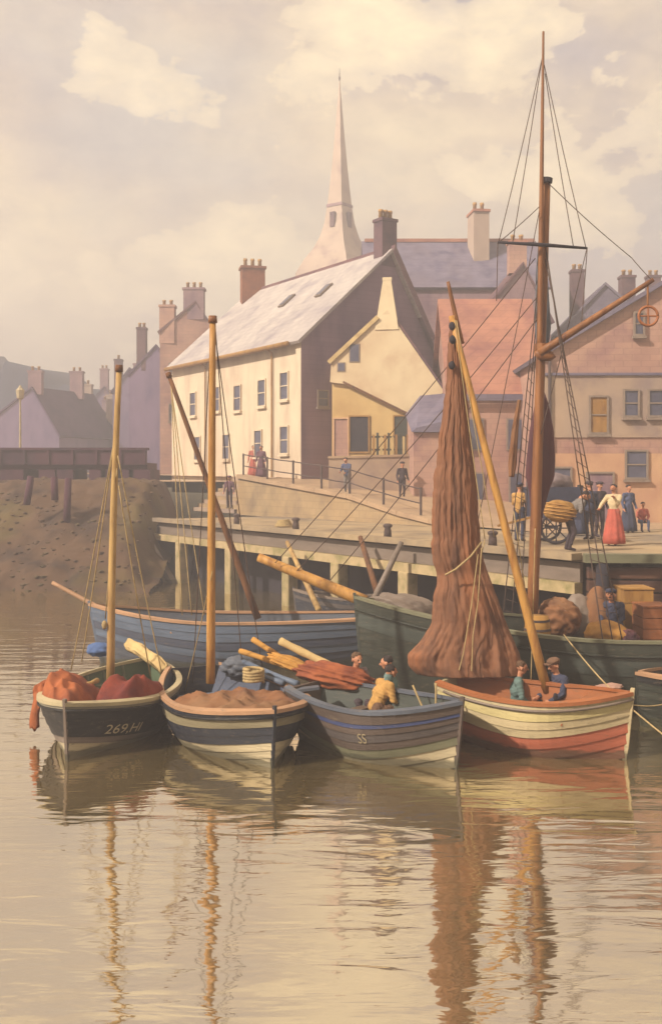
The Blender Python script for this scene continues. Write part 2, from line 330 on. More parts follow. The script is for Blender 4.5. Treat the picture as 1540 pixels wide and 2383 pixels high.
# diagonal brace at the far end
obj('end_shade_wall', MB().bar(E1 - NV * .1 + Vector((0, 0, .75)), E1 + NV * 6 + Vector((0, 0, .75)), .2, 3.1), M['dark'], quay)  # added dark sheet closing the far end, continues the painted under-deck shade
for k in range(4):
    o_ = DV * (-0.55 + .30 * k) - NV * (.35 + .02 * (k % 2))
    obj('brace', MB().bar(E1 + o_ + Vector((-.75, .3, 2.1)), E1 + o_ + DV * -1.5 + Vector((.35, -.5, -.4)), .26, .3), (M['p_mauvegrey'], M['quaypost'])[k % 2], quay, bevel=.02)
for k, a_ in enumerate((3.5, 8.2, 13.6, 18.0)):
    p = C0 + DV * a_ + NV * .35 + Vector((0, 0, QZ))
    tag(obj('bollard', MB().lathe(p, [(.12, 0), (.11, .2), (.09, .28), (.14, .33), (.14, .38), (.07, .42)], 12), M['rail'], smooth=True), ('nearest iron bollard on the quay edge beside the brown sail', 'second iron bollard on the quay edge from the brown sail', 'third iron bollard on the quay edge below the sloping wall', 'farthest iron bollard on the quay edge by the steps')[k], 'bollard', 'bollards along the quay edge')
for k, (a_, n_) in enumerate(((5.6, .9), (15.2, .8))):
    p = C0 + DV * a_ + NV * n_ + Vector((0, 0, QZ + .03))
    tag(obj('rope_coil', MB().tube([p + Vector(((.32 - .002 * q) * math.cos(q * .45), (.32 - .002 * q) * math.sin(q * .45), .0035 * q)) for q in range(70)], .03, 6), M['rope'], smooth=True), ('rope coil on the quay deck near the brown sail', 'rope coil on the quay deck near the far steps')[k], 'rope')
# right hand wall: stacked dark brown timbers, each its own
wl = C0 + Vector((0, 0, 0)); wr = Vector((26, 22.6, 0)); wd = (wr - wl).normalized(); wn = Vector((-wd.y, wd.x, 0))
for k in range(8):
    z = 0.05 + k * 0.30; off = 0.03 * random.uniform(-1, 1)
    obj('wall_timber', MB().bar(wl + wd * 0.1 - wn * (0.02 + off) + Vector((0, 0, z)), wr - wn * (0.02 + off) + Vector((0, 0, z + random.uniform(-.02, .02))), 0.30, 0.27), M['brownwall'], quay, bevel=0.03)
obj('edge_beam', MB().bar(wl - wn * 0.22 + Vector((0, 0, QZ - 0.04)), wr - wn * 0.22 + Vector((0, 0, QZ - 0.04)), 0.34, 0.2), M['p_greengrey'], quay)
for k in range(5):
    p = wl + wd * (0.4 + 1.9 * k) - wn * 0.28
    obj('pile', MB().tube([p + Vector((0, 0, -0.6)), p + Vector((0, 0, QZ - 0.15))], 0.15, 10), M['dark'], quay, smooth=True)
# ------------------------------------------------------------------ raised road and its retaining wall
A0 = Vector((3.64, 38.0, 0))
def road_z(a):
    pts = [(-6, 2.56), (0, 2.66), (2, 2.9), (5.5, 3.5), (15.3, 4.32), (60, 4.7)]
    for (a0, z0), (a1, z1) in zip(pts, pts[1:]):
        if a <= a1: return z0 + (z1 - z0) * max(0, (a - a0)) / (a1 - a0)
    return pts[-1][1]
def AN(a, n, z=0.0): p = A0 + DV * a + NV * n; return Vector((p.x, p.y, z))
r = MB(); cols = [-6, -2, 0, 2, 4, 5.5, 8, 11, 15.3, 20, 30, 60]
for a0, a1 in zip(cols, cols[1:]):
    n0 = 0.25 if a1 <= 15.4 else 2.9
    r.add([AN(a0, n0, road_z(a0)), AN(a1, n0, road_z(a1)), AN(a1, 40, road_z(a1)), AN(a0, 40, road_z(a0))], [(0, 1, 2, 3)])
tag(obj('road', r, M['road']), kind='structure')
wall = thing('retaining_wall', 'long sloping stone wall carrying the raised road above the quay', 'wall', AN(7, 0.1, QZ))
seg = [-2, 0, 2, 4, 5.5, 8, 10.5, 13, 15.3]
mb = MB()
for a0, a1 in zip(seg, seg[1:]):
    mb.prism([AN(a0, 0, QZ - 0.05), AN(a1, 0, QZ - 0.05), AN(a1, 0.35, QZ - 0.05), AN(a0, 0.35, QZ - 0.05)], [AN(a0, 0.08, road_z(a0) - 0.02), AN(a1, 0.08, road_z(a1) - 0.02), AN(a1, 0.35, road_z(a1) - 0.02), AN(a0, 0.35, road_z(a0) - 0.02)])
obj('wall_face', mb, M['ramp'], wall)
for a0, a1 in zip(seg, seg[1:]):
    mb = MB().prism([AN(a0 + .01, -0.06, road_z(a0) - 0.01), AN(a1 - .01, -0.06, road_z(a1) - 0.01), AN(a1 - .01, 0.5, road_z(a1) - 0.01), AN(a0 + .01, 0.5, road_z(a0) - 0.01)],
                    [AN(a0 + .01, -0.06, road_z(a0) + 0.17), AN(a1 - .01, -0.06, road_z(a1) + 0.17), AN(a1 - .01, 0.5, road_z(a1) + 0.17), AN(a0 + .01, 0.5, road_z(a0) + 0.17)])
    obj('coping', mb, M['road'], wall)
rail = thing('iron_railing', 'thin dark iron railing along the top of the sloping wall', 'railing', AN(7, 0.2, road_z(7) + 0.17))
pa = [0.8, 3.2, 5.6, 7.8, 10.2, 12.6, 15.0]
for a_ in pa:
    z = road_z(a_) + 0.17
    obj('post', MB().tube([AN(a_, 0.2, z), AN(a_, 0.2, z + 1.05)], 0.05, 6), M['rail'], rail)
for h in (0.45, 1.0):
    for a0, a1 in zip(pa, pa[1:]):
        obj('rail', MB().tube([AN(a0, 0.2, road_z(a0) + .17 + h), AN((a0 + a1) / 2, 0.2, (road_z(a0) + road_z(a1)) / 2 + .15 + h), AN(a1, 0.2, road_z(a1) + .17 + h)], 0.028, 5), M['rail'], rail)
st = thing('stone_steps', 'flight of worn stone steps from the quay up to the road', 'steps', AN(18, 0, QZ))
for k in range(9):
    z = QZ + 0.005 + 0.2 * k
    obj('step', MB().prism([AN(15.6, 0.3 * k, QZ), AN(20.4, 0.3 * k, QZ), AN(20.4, 0.3 * k + 0.34, QZ), AN(15.6, 0.3 * k + 0.34, QZ)],
                           [AN(15.6, 0.3 * k, z + .19), AN(20.4, 0.3 * k, z + .19), AN(20.4, 0.3 * k + 0.34, z + .19), AN(15.6, 0.3 * k + 0.34, z + .19)]), M['ramp'] if k % 2 else M['greywall'], st)
# ------------------------------------------------------------------ mud bank on the left
def bank():
    mb = MB(); nx, ny = 150, 70
    for j in range(ny + 1):
        for i in range(nx + 1):
            X = -34 + 27.2 * i / nx; v = j / ny; Y = 38.2 + 13 * v + 0.12 * (-X - 6)
            s = min(1, max(0, (v - 0.02) / 0.62)); z = -0.35 + 4.5 * s ** 0.8
            e = max(0, min(1, (-6.9 - X) / 1.5)); z = z * (0.3 + 0.7 * e * e * (3 - 2 * e))
            z += 0.20 * noise.noise(Vector((X * 0.35, Y * 0.5, 1))) + 0.22 * noise.noise(Vector((X * 1.1, Y * 1.1, 4))) + 0.12 * noise.noise(Vector((X * 2.7, Y * 2.7, 4)))
            mb.v.append(Vector((X, Y, z)))
    for j in range(ny):
        for i in range(nx): k = j * (nx + 1) + i; mb.f.append((k, k + 1, k + nx + 2, k + nx + 1))
    return mb
tag(obj('mud_bank', bank(), M['mud'], smooth=True), kind='structure')
def rubble():
    mb = MB(); rr = random.Random(5); bm = bmesh.new(); bmesh.ops.create_icosphere(bm, subdivisions=1, radius=1); vs = [v.co.copy() for v in bm.verts]; fs = [tuple(v.index for v in f.verts) for f in bm.faces]; bm.free()
    for k in range(900):
        X = rr.uniform(-26, -7.4); v = rr.random() ** 1.5 * 0.75; Y = 38.2 + 13 * v + 0.12 * (-X - 6); s_ = min(1, max(0, (v - 0.02) / 0.62)); z = -0.35 + 4.5 * s_ ** 0.8
        e = max(0, min(1, (-6.9 - X) / 1.5)); z = z * (0.3 + 0.7 * e * e * (3 - 2 * e)) + 0.20 * noise.noise(Vector((X * 0.35, Y * 0.5, 1))) + 0.22 * noise.noise(Vector((X * 1.1, Y * 1.1, 4)))
        r = rr.uniform(.04, .13) * (1.5 if rr.random() < .1 else 1); sc = (r * rr.uniform(.8, 1.6), r, r * rr.uniform(.4, .8))
        mb.add([(X + p.x * sc[0] * rr.uniform(.8, 1.2), Y + p.y * sc[1] * rr.uniform(.8, 1.2), z + p.z * sc[2] * rr.uniform(.8, 1.2)) for p in vs], fs)
    return mb
tag(obj('rubble', rubble(), mat('weedy_stone', C(98, 76, 56), C(66, 50, 40), 0.8, 0.3, col3=C(86, 84, 44), big=.8)), kind='stuff')
for k, (x_, y0_, y1_, lb) in enumerate(((155, 1112, 1212, 'tall dark mooring post standing on the mud bank'), (62, 1108, 1160, 'shorter leaning dark post at the left of the mud bank'), (128, 1110, 1150, 'stubby dark post left of the tall mooring post'))):
    p0_, p1_ = P(x_, y1_ + 14, 43.5), P(x_ + (4, 10, -2)[k], y0_, 43.5)
    tag(obj('mooring_post', MB().tube([p0_, p0_.lerp(p1_, .5), p1_], [.15, .15, .14], 10), M['bridge'], smooth=True), lb, 'post')
land = MB().add([(-120, 56, 4.1), (-5, 56, 4.1), (-5, 420, 6), (-120, 420, 6)], [(0, 1, 2, 3)])
land.add([(-5, 74, 4.0), (160, 74, 4.0), (160, 420, 6), (-5, 420, 6)], [(0, 1, 2, 3)])
tag(obj('ground', land, M['road']), kind='structure')
# ------------------------------------------------------------------ buildings
class House:
    """gabled house: front face from A along u (width w), running back along v (length ln)"""
    def __init__(s, name, label, A, u, v, w, ln, z0, zl, zr, ap, zap, wm, rm, over=0.25, roof=True, cat='house', group=None):
        s.A = Vector((A[0], A[1], 0)); s.u = Vector((*u, 0)).normalized(); s.v = Vector((*v, 0)).normalized()
        s.w, s.ln, s.z0 = w, ln, z0
        s.root = thing(name, label, cat, s.pt(w / 2, ln / 2, z0), group=group)
        prof = [(0, z0), (w, z0), (w, zr), (ap, zap), (0, zl)]
        s.wall = obj('wall', MB().prism([s.pt(x, 0, z) for x, z in prof], [s.pt(x, ln, z) for x, z in prof]), wm, s.root)
        if roof:
            for (x0, z0_, x1, z1_) in ((0, zl, ap, zap), (w, zr, ap, zap)):
                d = Vector((x1 - x0, z1_ - z0_)); n = Vector((-d.y, d.x)).normalized()
                if n.y < 0: n = -n
                d.normalize(); e = (x0 - d.x * over, z0_ - d.y * over); t = 0.16
                lo = [(e[0] + n.x * .01, e[1] + n.y * .01), (x1 + n.x * .01, z1_ + n.y * .01)]; hi = [(lo[0][0] + n.x * t, lo[0][1] + n.y * t), (x1, z1_ + t * 1.2)]
                q = [lo[0], lo[1], hi[1], hi[0]]
                o = obj('roof', MB().prism([s.pt(x, -over, z) for x, z in q], [s.pt(x, ln + over, z) for x, z in q]), rm, s.root)
                s.roof = o
    def pt(s, a, b, z): p = s.A + s.u * a + s.v * b; return Vector((p.x, p.y, z))
    def window(s, face, a, z, w, h, pm=None, fm=None, name='window', bars=1, sill=True):
        """face 'f' (front) or 'l' (left side, a runs back)"""
        pm = pm or M['pane']; fm = fm or (M['white'] if face == 'l' else M['frame'])
        if face == 'f': d, n, base = s.u, -s.v, s.pt(a, 0, z)
        else: d, n, base = s.v, -s.u, s.pt(0, a, z)
        Z = Vector((0, 0, 1)); t = 0.07
        fr = MB()
        for sx in (-1, 1): fr.obox(base + d * sx * (w / 2 + t / 2) + Z * h / 2 + n * 0.03, d * t / 2, n * 0.05, Z * (h / 2 + t))
        fr.obox(base + Z * (h + t / 2) + n * 0.03, d * w / 2, n * 0.05, Z * t / 2); fr.obox(base - Z * t / 2 + n * 0.03, d * w / 2, n * 0.05, Z * t / 2)
        if bars:
            fr.obox(base + Z * h / 2 + n * 0.03, d * w / 2, n * 0.03, Z * 0.025)
        f = obj(name, fr, fm, s.root)
        obj('pane' if name == 'window' else 'panel', MB().obox(base + Z * h / 2 + n * 0.012, d * w / 2, n * 0.01, Z * h / 2), pm, f)
        if sill: obj('sill', MB().obox(base - Z * (t + .06) + n * 0.07, d * (w / 2 + .12), n * 0.09, Z * 0.05), fm, f)
def chimney(parent, c, wx, wy, z0, z1, m, pots=3, ph=0.45, u=Vector((1, 0, 0)), capm=None, taper=1.0):
    """stack centred on c with a cap and clay pots"""
    c = Vector((c[0], c[1], 0)); u = Vector(u).normalized(); v = Vector((-u.y, u.x, 0)); Z = Vector((0, 0, 1))
    def ring(k, z): return [c + u * sx * wx / 2 * k + v * sy * wy / 2 * k + Z * z for sx, sy in ((-1, -1), (1, -1), (1, 1), (-1, 1))]
    ch = obj('chimney', MB().prism(ring(1, z0), ring(taper, z1)), m, parent)
    obj('chimney_cap', MB().prism(ring(taper * 1.12, z1), ring(taper * 1.12, z1 + 0.16)), capm or m, ch)
    for k in range(pots):
        x = (k + 0.5) / pots - 0.5; p = c + u * x * wx * taper * 0.95
        obj('chimney_pot', MB().lathe(p + Z * (z1 + .16), [(0.13, 0), (0.11, ph * .7), (0.14, ph * .75), (0.13, ph)], 10), M['pot'], ch, smooth=True)
    return ch
# --- the long white building
wb = House('long_white_building', 'long limewashed building with pale slate roof and ochre gutter', (-1.52, 52.0), (NV.x, NV.y), (DV.x, DV.y), 9.6, 15.8, 3.4, 11.3, 9.2, 5.49, 16.3, M['white'], M['roofpale'], over=0.35, cat='building')
# its gable end lies in shade: a skin on the front wall, shade painted in violet
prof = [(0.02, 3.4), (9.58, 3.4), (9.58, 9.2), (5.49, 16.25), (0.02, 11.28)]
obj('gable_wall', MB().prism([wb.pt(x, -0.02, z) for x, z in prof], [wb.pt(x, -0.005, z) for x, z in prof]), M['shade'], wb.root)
obj('verge', MB().prism([wb.pt(5.49, -.42, 16.35), wb.pt(9.85, -.42, 8.75), wb.pt(10.0, -.42, 9.0), wb.pt(5.6, -.42, 16.7)], [wb.pt(5.49, 15, 16.35), wb.pt(9.85, 15, 8.75), wb.pt(10.0, 15, 9.0), wb.pt(5.6, 15, 16.7)]), M['purpletile'], wb.root)
for a_ in (2.8, 10.8): obj('downpipe', MB().tube([wb.pt(-.1, a_, 3.6), wb.pt(-.1, a_, 10.9), wb.pt(-.42, a_, 11.1)], .05, 6), M['ochrewood'], wb.root)
obj('gutter', MB().tube([wb.pt(-0.48, 0.5, 11.12), wb.pt(-0.48, 15.7, 11.12)], 0.13, 8), M['ochrewood'], wb.root, smooth=True)
for a_, z_ in ((1.6, 8.4), (4.0, 8.2), (6.8, 8.1), (9.4, 8.2), (12.6, 8.1), (1.6, 5.6), (4.4, 5.5), (8.2, 5.4), (12.0, 5.4)):
    wb.window('l', a_, z_, 0.75, 1.35)
wb.window('f', 1.3, 8.0, 0.55, 0.75)
for a_ in (3.0, 7.0):   # skylights in the roof slope
    t = 0.62; p = wb.pt(5.49 * t, a_, 11.3 + 5.0 * t); n = (Vector((0, 0, 1)) * 5.49 - wb.u * 5.0).normalized(); d = (wb.u * 5.49 + Vector((0, 0, 5.0))).normalized()
    f = obj('skylight', MB().obox(p + n * 0.22, d * 0.55, wb.v * 0.3, n * 0.05), M['frame'], wb.root)
    obj('pane', MB().obox(p + n * 0.28, d * 0.47, wb.v * 0.23, n * 0.012), M['pane'], f)
chimney(wb.root, wb.pt(5.49, 0.35, 0), 0.95, 0.8, 15.6, 18.0, M['brickdark'], 3, 0.5, u=wb.u)
chimney(wb.root, wb.pt(5.3, 14.9, 0), 1.5, 1.1, 15.0, 17.9, M['brick'], 3, 0.55, u=Vector((0.97, 0.2, 0)))
# --- cream gabled house in front of it
ch = House('cream_gabled_house', 'cream plastered house with steep gable and tapering chimney', (0.05, 50.6), (0.985, -0.17), (0.17, 0.985), 5.4, 2.4, 3.4, 10.05, 8.5, 2.75, 12.5, M['yellow'], M['purpletile'], over=0.12)
up = [(-0.06, 9.0), (1.0, 8.85), (4.25, 7.1), (4.5, 7.6), (5.5, 8.45), (2.75, 12.46), (0, 10.02)]
obj('upper_wall', MB().prism([ch.pt(x, -0.22, z) for x, z in up], [ch.pt(x, -0.003, z) for x, z in up]), M['cream'], ch.root)
obj('timber_fillet', MB().bar(ch.pt(0.6, -.26, 9.0), ch.pt(4.3, -.26, 7.15), 0.12, 0.09), M['spar'], ch.root)
obj('timber_fillet', MB().bar(ch.pt(4.28, -.26, 7.15), ch.pt(5.45, -.26, 8.35), 0.12, 0.12), M['spar'], ch.root)
obj('bargeboard', MB().bar(ch.pt(-.12, -.3, 9.95), ch.pt(2.3, -.3, 12.12), 0.1, 0.2), M['canvas'], ch.root)
chimney(ch.root, ch.pt(2.72, -0.02, 0), 1.15, 0.5, 11.5, 13.9, M['cream'], 0, u=ch.u, taper=0.35)
for a_, z_, w_, h_ in ((1.15, 10.0, .42, .8), (0.5, 9.55, .3, .35)):
    base = ch.pt(a_, -0.22, z_); f = obj('window', MB().obox(base + Vector((0, 0, h_ / 2)), ch.u * (w_ / 2 + .05), ch.v * 0.03, Vector((0, 0, h_ / 2 + .05))), M['frame'], ch.root)
    obj('pane', MB().obox(base + Vector((0, 0, h_ / 2)) - ch.v * 0.03, ch.u * w_ / 2, ch.v * 0.012, Vector((0, 0, h_ / 2))), M['pane'], f)
ch.window('f', 1.35, 5.6, 0.9, 1.7, pm=M['dark'], fm=M['ochrewood'], name='doorway', bars=0, sill=False)
ch.window('f', 3.45, 5.2, 0.75, 2.1, pm=M['p_green'], fm=M['ochrewood'], name='doorway', bars=0, sill=False)
ch.window('f', 0.45, 5.2, 0.65, 2.0, pm=M['pink'], fm=M['peach'], name='doorway', bars=0, sill=False)
# garden wall and fence in front of it
gw = thing('yard_wall', 'pale rendered yard wall below the cream house', 'wall', (1.7, 47.6, 3.4))
obj('wall_face', MB().prism([(-0.1, 47.2, 2.6), (3.7, 47.4, 2.6), (3.7, 47.7, 2.6), (-0.1, 47.5, 2.6)], [(-0.1, 47.2, 5.2), (3.7, 47.4, 5.3), (3.7, 47.7, 5.3), (-0.1, 47.5, 5.2)]), M['greywall'], gw)
obj('coping', MB().prism([(-0.14, 47.14, 5.21), (3.74, 47.34, 5.31), (3.74, 47.76, 5.31), (-0.14, 47.56, 5.21)], [(-0.14, 47.14, 5.31), (3.74, 47.34, 5.41), (3.74, 47.76, 5.41), (-0.14, 47.56, 5.31)]), M['road'], gw)
fe = thing('picket_fence', 'short green and yellow picket fence before the dark doorway', 'fence', (2.9, 48.4, 3.4))
for k in range(11):
    x = 1.95 + k * 0.175
    obj('picket', MB().box((x, 48.3, 3.6), (x + 0.11, 48.34, 6.35 + 0.1 * math.sin(k * 2.1))), M[('ochrewood', 'p_green', 'canvas')[k % 3]], fe)
for z in (5.6, 6.2): obj('fence_rail', MB().box((1.9, 48.36, z), (3.95, 48.41, z + .09)), M['dark'], fe)
# --- pink building with red pantiles
pk = House('pink_tiled_house', 'pink house with broad red pantiled roof behind the brown sail', (9.35, 45.6), (0, 1), (-1, 0), 7.5, 4.0, 2.5, 8.1, 8.1, 3.75, 12.7, M['pink'], M['redtile'], over=0.25)
obj('eaves_board', MB().box((5.2, 45.22, 7.72), (9.5, 45.3, 8.0)), M['slate'], pk.root)
for x, z in ((6.3, 5.6), (8.2, 5.6), (6.3, 3.2), (8.3, 3.2)):
    f = obj('window', MB().box((x - .45, 45.52, z - .06), (x + .45, 45.598, z + 1.36)), M['frame'], pk.root)
    obj('pane', MB().box((x - .38, 45.5, z), (x + .38, 45.518, z + 1.3)), M['pane'], f)
lt = thing('lean_to_shed', 'small stone shed with grey lean-to roof beside the cream house', 'shed', (4.45, 47, 2.5))
obj('wall', MB().prism([(3.6, 45.0, 2.5), (5.3, 45.0, 2.5), (5.3, 48.6, 2.5), (3.6, 48.6, 2.5)], [(3.6, 45.0, 6.3), (5.3, 45.0, 6.3), (5.3, 48.6, 7.6), (3.6, 48.6, 7.2)]), M['pink'], lt)
obj('roof', MB().prism([(3.5, 44.8, 6.32), (5.34, 44.8, 6.32), (5.34, 48.6, 7.7), (3.5, 48.6, 7.3)], [(3.7, 44.8, 6.5), (5.34, 44.8, 6.9), (5.34, 48.6, 8.3), (4.2, 48.6, 8.2)]), M['slate'], lt)
# --- slate roofed tenement behind
sl = House('slate_roofed_tenement', 'tall tenement with blue slate roof and red ridge behind the gable', (13.2, 63.0), (0, 1), (-1, 0), 9.0, 11.0, 3.5, 15.9, 15.9, 4.5, 19.6, M['mauve'], M['slate'], over=0.2, cat='building')
obj('ridge_tiles', MB().bar((13.3, 67.5, 19.82), (2.2, 67.5, 19.82), 0.35, 0.22), M['redtile'], sl.root)
chimney(sl.root, (9.45, 66.2, 0), 1.0, 1.6, 17.5, 21.2, M['spire'], 2, 0.6, u=Vector((1, .12, 0)), capm=M['redtile'])
# --- mauve gabled block right of it
mv = House('mauve_gabled_block', 'mauve stone block with stubby pink chimney behind the tall mast', (8.3, 58.5), (1, 0.05), (-0.05, 1), 4.2, 6, 3.5, 13.2, 13.2, 2.6, 16.4, M['mauve'], M['purpletile'], over=0.15, cat='building')
chimney(mv.root, mv.pt(2.4, 0.6, 0), 1.0, 0.8, 16.0, 17.7, M['pink'], 2, 0.4, capm=M['redtile'])
m2 = House('blue_grey_house', 'hazy blue-grey house with chimneys between mast and pink gable', (14.5, 66.0), (1, -0.05), (0.05, 1), 7.0, 8, 3.5, 13.4, 13.0, 3.0, 16.6, M['slate'], M['slate'], over=0.15)
chimney(m2.root, m2.pt(1.4, 1, 0), 0.8, 0.8, 14.4, 17.6, M['brickdark'], 2, 0.4)
chimney(m2.root, m2.pt(4.6, 1, 0), 0.9, 0.8, 14.4, 17.2, M['brickdark'], 2, 0.4)
m3 = House('far_slate_house', 'distant slate house rising behind the pink gable at the right edge', (20.5, 72.0), (1, -0.05), (0.05, 1), 8.0, 8, 3.5, 13.2, 13.2, 4.0, 17.5, M['slate'], M['purpletile'], over=0.15)
chimney(m3.root, m3.pt(2.2, 1, 0), 0.9, 0.8, 15.0, 18.4, M['brickdark'], 2, 0.4)
# --- pink gabled warehouse at the right
rb = House('pink_gabled_warehouse', 'wide pink gabled building behind the people on the quay', (8.3, 40.0), (1, -0.02), (0.02, 1), 9.4, 9, 2.5, 9.1, 9.1, 4.7, 11.9, M['pink'], M['slate'], over=0.25, cat='building')
obj('grey_storey', MB().prism([rb.pt(-0.02, -0.06, 5.9), rb.pt(9.42, -0.06, 5.9), rb.pt(9.42, -0.003, 5.9), rb.pt(-0.02, -0.003, 5.9)], [rb.pt(-0.02, -0.06, 8.3), rb.pt(9.42, -0.06, 8.3), rb.pt(9.42, -0.003, 8.3), rb.pt(-0.02, -0.003, 8.3)]), M['greywall'], rb.root)
obj('lower_storey', MB().prism([rb.pt(-0.02, -0.05, 2.5), rb.pt(9.42, -0.05, 2.5), rb.pt(9.42, -0.003, 2.5), rb.pt(-0.02, -0.003, 2.5)], [rb.pt(-0.02, -0.05, 5.28), rb.pt(9.42, -0.05, 5.28), rb.pt(9.42, -0.003, 5.28), rb.pt(-0.02, -0.003, 5.28)]), M['peach'], rb.root)
obj('string_course', MB().bar(rb.pt(-0.05, -0.07, 8.35), rb.pt(9.45, -0.07, 8.35), 0.14, 0.1), M['slate'], rb.root)
rb.A = rb.A - rb.v * 0.065
for a_, z_, w_, h_, pm in ((2.05, 6.1, .62, 1.35, M['ochrewood']), (3.3, 6.75, .5, .95, None), (4.25, 6.75, .5, .95, None), (5.4, 6.75, .5, .95, None), (3.5, 4.35, .75, 1.0, None), (5.3, 4.35, .75, 1.0, None), (2.1, 2.6, .95, 1.9, M['mauve']), (0.6, 3.6, .7, 1.1, None), (3.6, 9.9, .3, .8, None)):
    rb.window('f', a_, z_, w_, h_, pm=pm)
obj('downpipe', MB().tube([rb.pt(0.15, -.08, 2.6), rb.pt(0.15, -.08, 9.0)], 0.06, 6), M['rail'], rb.root)
# --- church spire
def spire():
    D = 112.0; c = P(790, 640, D); t = thing('church_spire', 'tall slender stone church spire rising behind the white roof', 'spire', (c.x, D, 4))
    px = D / F
    mb = MB(); n = 4; rows = [(185, 0.8), (260, 7), (340, 14), (420, 22), (480, 29), (520, 36), (550, 46), (580, 62), (606, 84), (640, 104)]
    for y, r in rows:
        z = EYE - (y - HY) * px
        for k in range(n):
            a = 2 * math.pi * k / n + 0.16; mb.v.append(Vector((c.x + r * px * math.cos(a), D + r * px * math.sin(a), z)))
    for i in range(len(rows) - 1):
        for k in range(n): mb.f.append((i * n + k, i * n + (k + 1) % n, (i + 1) * n + (k + 1) % n, (i + 1) * n + k))
    mb.f.append(tuple(range(n))); mb.f.append(tuple((len(rows) - 1) * n + k for k in range(n)))
    s_ = obj('steeple', mb, M['spire'], t)
    z1 = EYE - (640 - HY) * px
    obj('tower', MB().hexa([(c.x + 104 * px * math.cos(math.pi / 2 * k + .16), D + 104 * px * math.sin(math.pi / 2 * k + .16)) for k in range(4)], 4, z1 + .02), M['spire'], t)
    for y_, r_ in ((480, 29),):
        zz = EYE - (y_ - HY) * px; rr = r_ * px + .12
        obj('string_course', MB().hexa([(c.x + rr * math.cos(math.pi / 2 * k + .16), D + rr * math.sin(math.pi / 2 * k + .16)) for k in range(4)], zz - .12, zz + .18), M['mauve'], s_)
    for sgn in (-1, 1):
        for y_, r_ in ((515, 35.0),):
            a0_ = -math.pi / 2 + .16 + sgn * math.pi / 4; zz = EYE - (y_ - HY) * px; q_ = Vector((c.x + r_ * px * .70 * math.cos(a0_), D + r_ * px * .70 * math.sin(a0_), zz)); n_ = Vector((math.cos(a0_), math.sin(a0_), 0)); t_ = Vector((-n_.y, n_.x, 0))
            obj('louvre_opening', MB().obox(q_ + n_ * .05, t_ * .28, n_ * .25, Vector((0, 0, .8))), M['brickdark'], s_)
    obj('finial', MB().lathe((c.x, D, EYE - (187 - HY) * px), [(0.05, 0), (0.12, .3), (0.04, .6), (0.02, 1.4)], 8), M['rail'], s_)
spire()
# --- tenement at the far end of the white building
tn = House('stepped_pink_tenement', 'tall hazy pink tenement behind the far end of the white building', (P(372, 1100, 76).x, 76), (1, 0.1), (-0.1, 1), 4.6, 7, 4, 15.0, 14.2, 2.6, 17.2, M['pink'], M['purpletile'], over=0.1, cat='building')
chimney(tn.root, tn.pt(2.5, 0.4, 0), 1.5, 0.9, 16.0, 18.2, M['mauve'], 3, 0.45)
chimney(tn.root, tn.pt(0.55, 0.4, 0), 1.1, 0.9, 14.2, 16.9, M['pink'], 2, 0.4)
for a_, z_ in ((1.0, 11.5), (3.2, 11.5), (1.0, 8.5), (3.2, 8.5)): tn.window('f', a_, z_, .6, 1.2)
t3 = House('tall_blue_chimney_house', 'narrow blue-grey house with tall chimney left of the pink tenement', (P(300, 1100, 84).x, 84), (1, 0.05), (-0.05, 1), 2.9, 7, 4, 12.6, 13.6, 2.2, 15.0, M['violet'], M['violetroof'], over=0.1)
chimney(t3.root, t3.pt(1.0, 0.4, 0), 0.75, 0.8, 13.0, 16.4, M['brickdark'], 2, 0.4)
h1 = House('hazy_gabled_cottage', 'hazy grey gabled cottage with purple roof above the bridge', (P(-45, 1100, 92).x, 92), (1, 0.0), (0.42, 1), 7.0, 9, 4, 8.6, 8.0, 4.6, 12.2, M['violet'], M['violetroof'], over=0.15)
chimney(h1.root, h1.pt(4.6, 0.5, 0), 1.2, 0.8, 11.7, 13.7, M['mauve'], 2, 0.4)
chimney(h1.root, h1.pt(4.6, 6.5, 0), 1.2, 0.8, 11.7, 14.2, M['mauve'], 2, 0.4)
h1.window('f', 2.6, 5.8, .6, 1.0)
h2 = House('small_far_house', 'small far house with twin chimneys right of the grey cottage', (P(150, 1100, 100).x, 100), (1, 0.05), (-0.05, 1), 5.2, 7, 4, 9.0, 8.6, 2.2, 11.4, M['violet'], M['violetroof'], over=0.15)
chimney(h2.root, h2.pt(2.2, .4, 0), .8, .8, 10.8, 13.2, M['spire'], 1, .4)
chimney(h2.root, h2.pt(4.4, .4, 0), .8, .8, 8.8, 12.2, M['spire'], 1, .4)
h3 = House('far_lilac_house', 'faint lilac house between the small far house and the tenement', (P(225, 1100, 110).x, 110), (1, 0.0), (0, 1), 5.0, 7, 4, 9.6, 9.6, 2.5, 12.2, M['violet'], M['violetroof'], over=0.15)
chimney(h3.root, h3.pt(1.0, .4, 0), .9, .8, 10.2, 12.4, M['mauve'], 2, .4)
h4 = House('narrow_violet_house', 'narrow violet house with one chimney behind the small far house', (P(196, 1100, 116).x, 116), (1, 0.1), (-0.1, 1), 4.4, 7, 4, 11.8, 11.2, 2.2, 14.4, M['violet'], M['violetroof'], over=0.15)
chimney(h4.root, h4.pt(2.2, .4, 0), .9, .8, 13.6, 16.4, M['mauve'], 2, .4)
h5 = House('tall_violet_house', 'tall violet house with two chimneys left of the blue-grey house', (P(262, 1100, 98).x, 98), (1, 0.05), (-0.05, 1), 3.0, 7, 4, 12.4, 12.0, 1.6, 14.6, M['violet'], M['violetroof'], over=0.15)
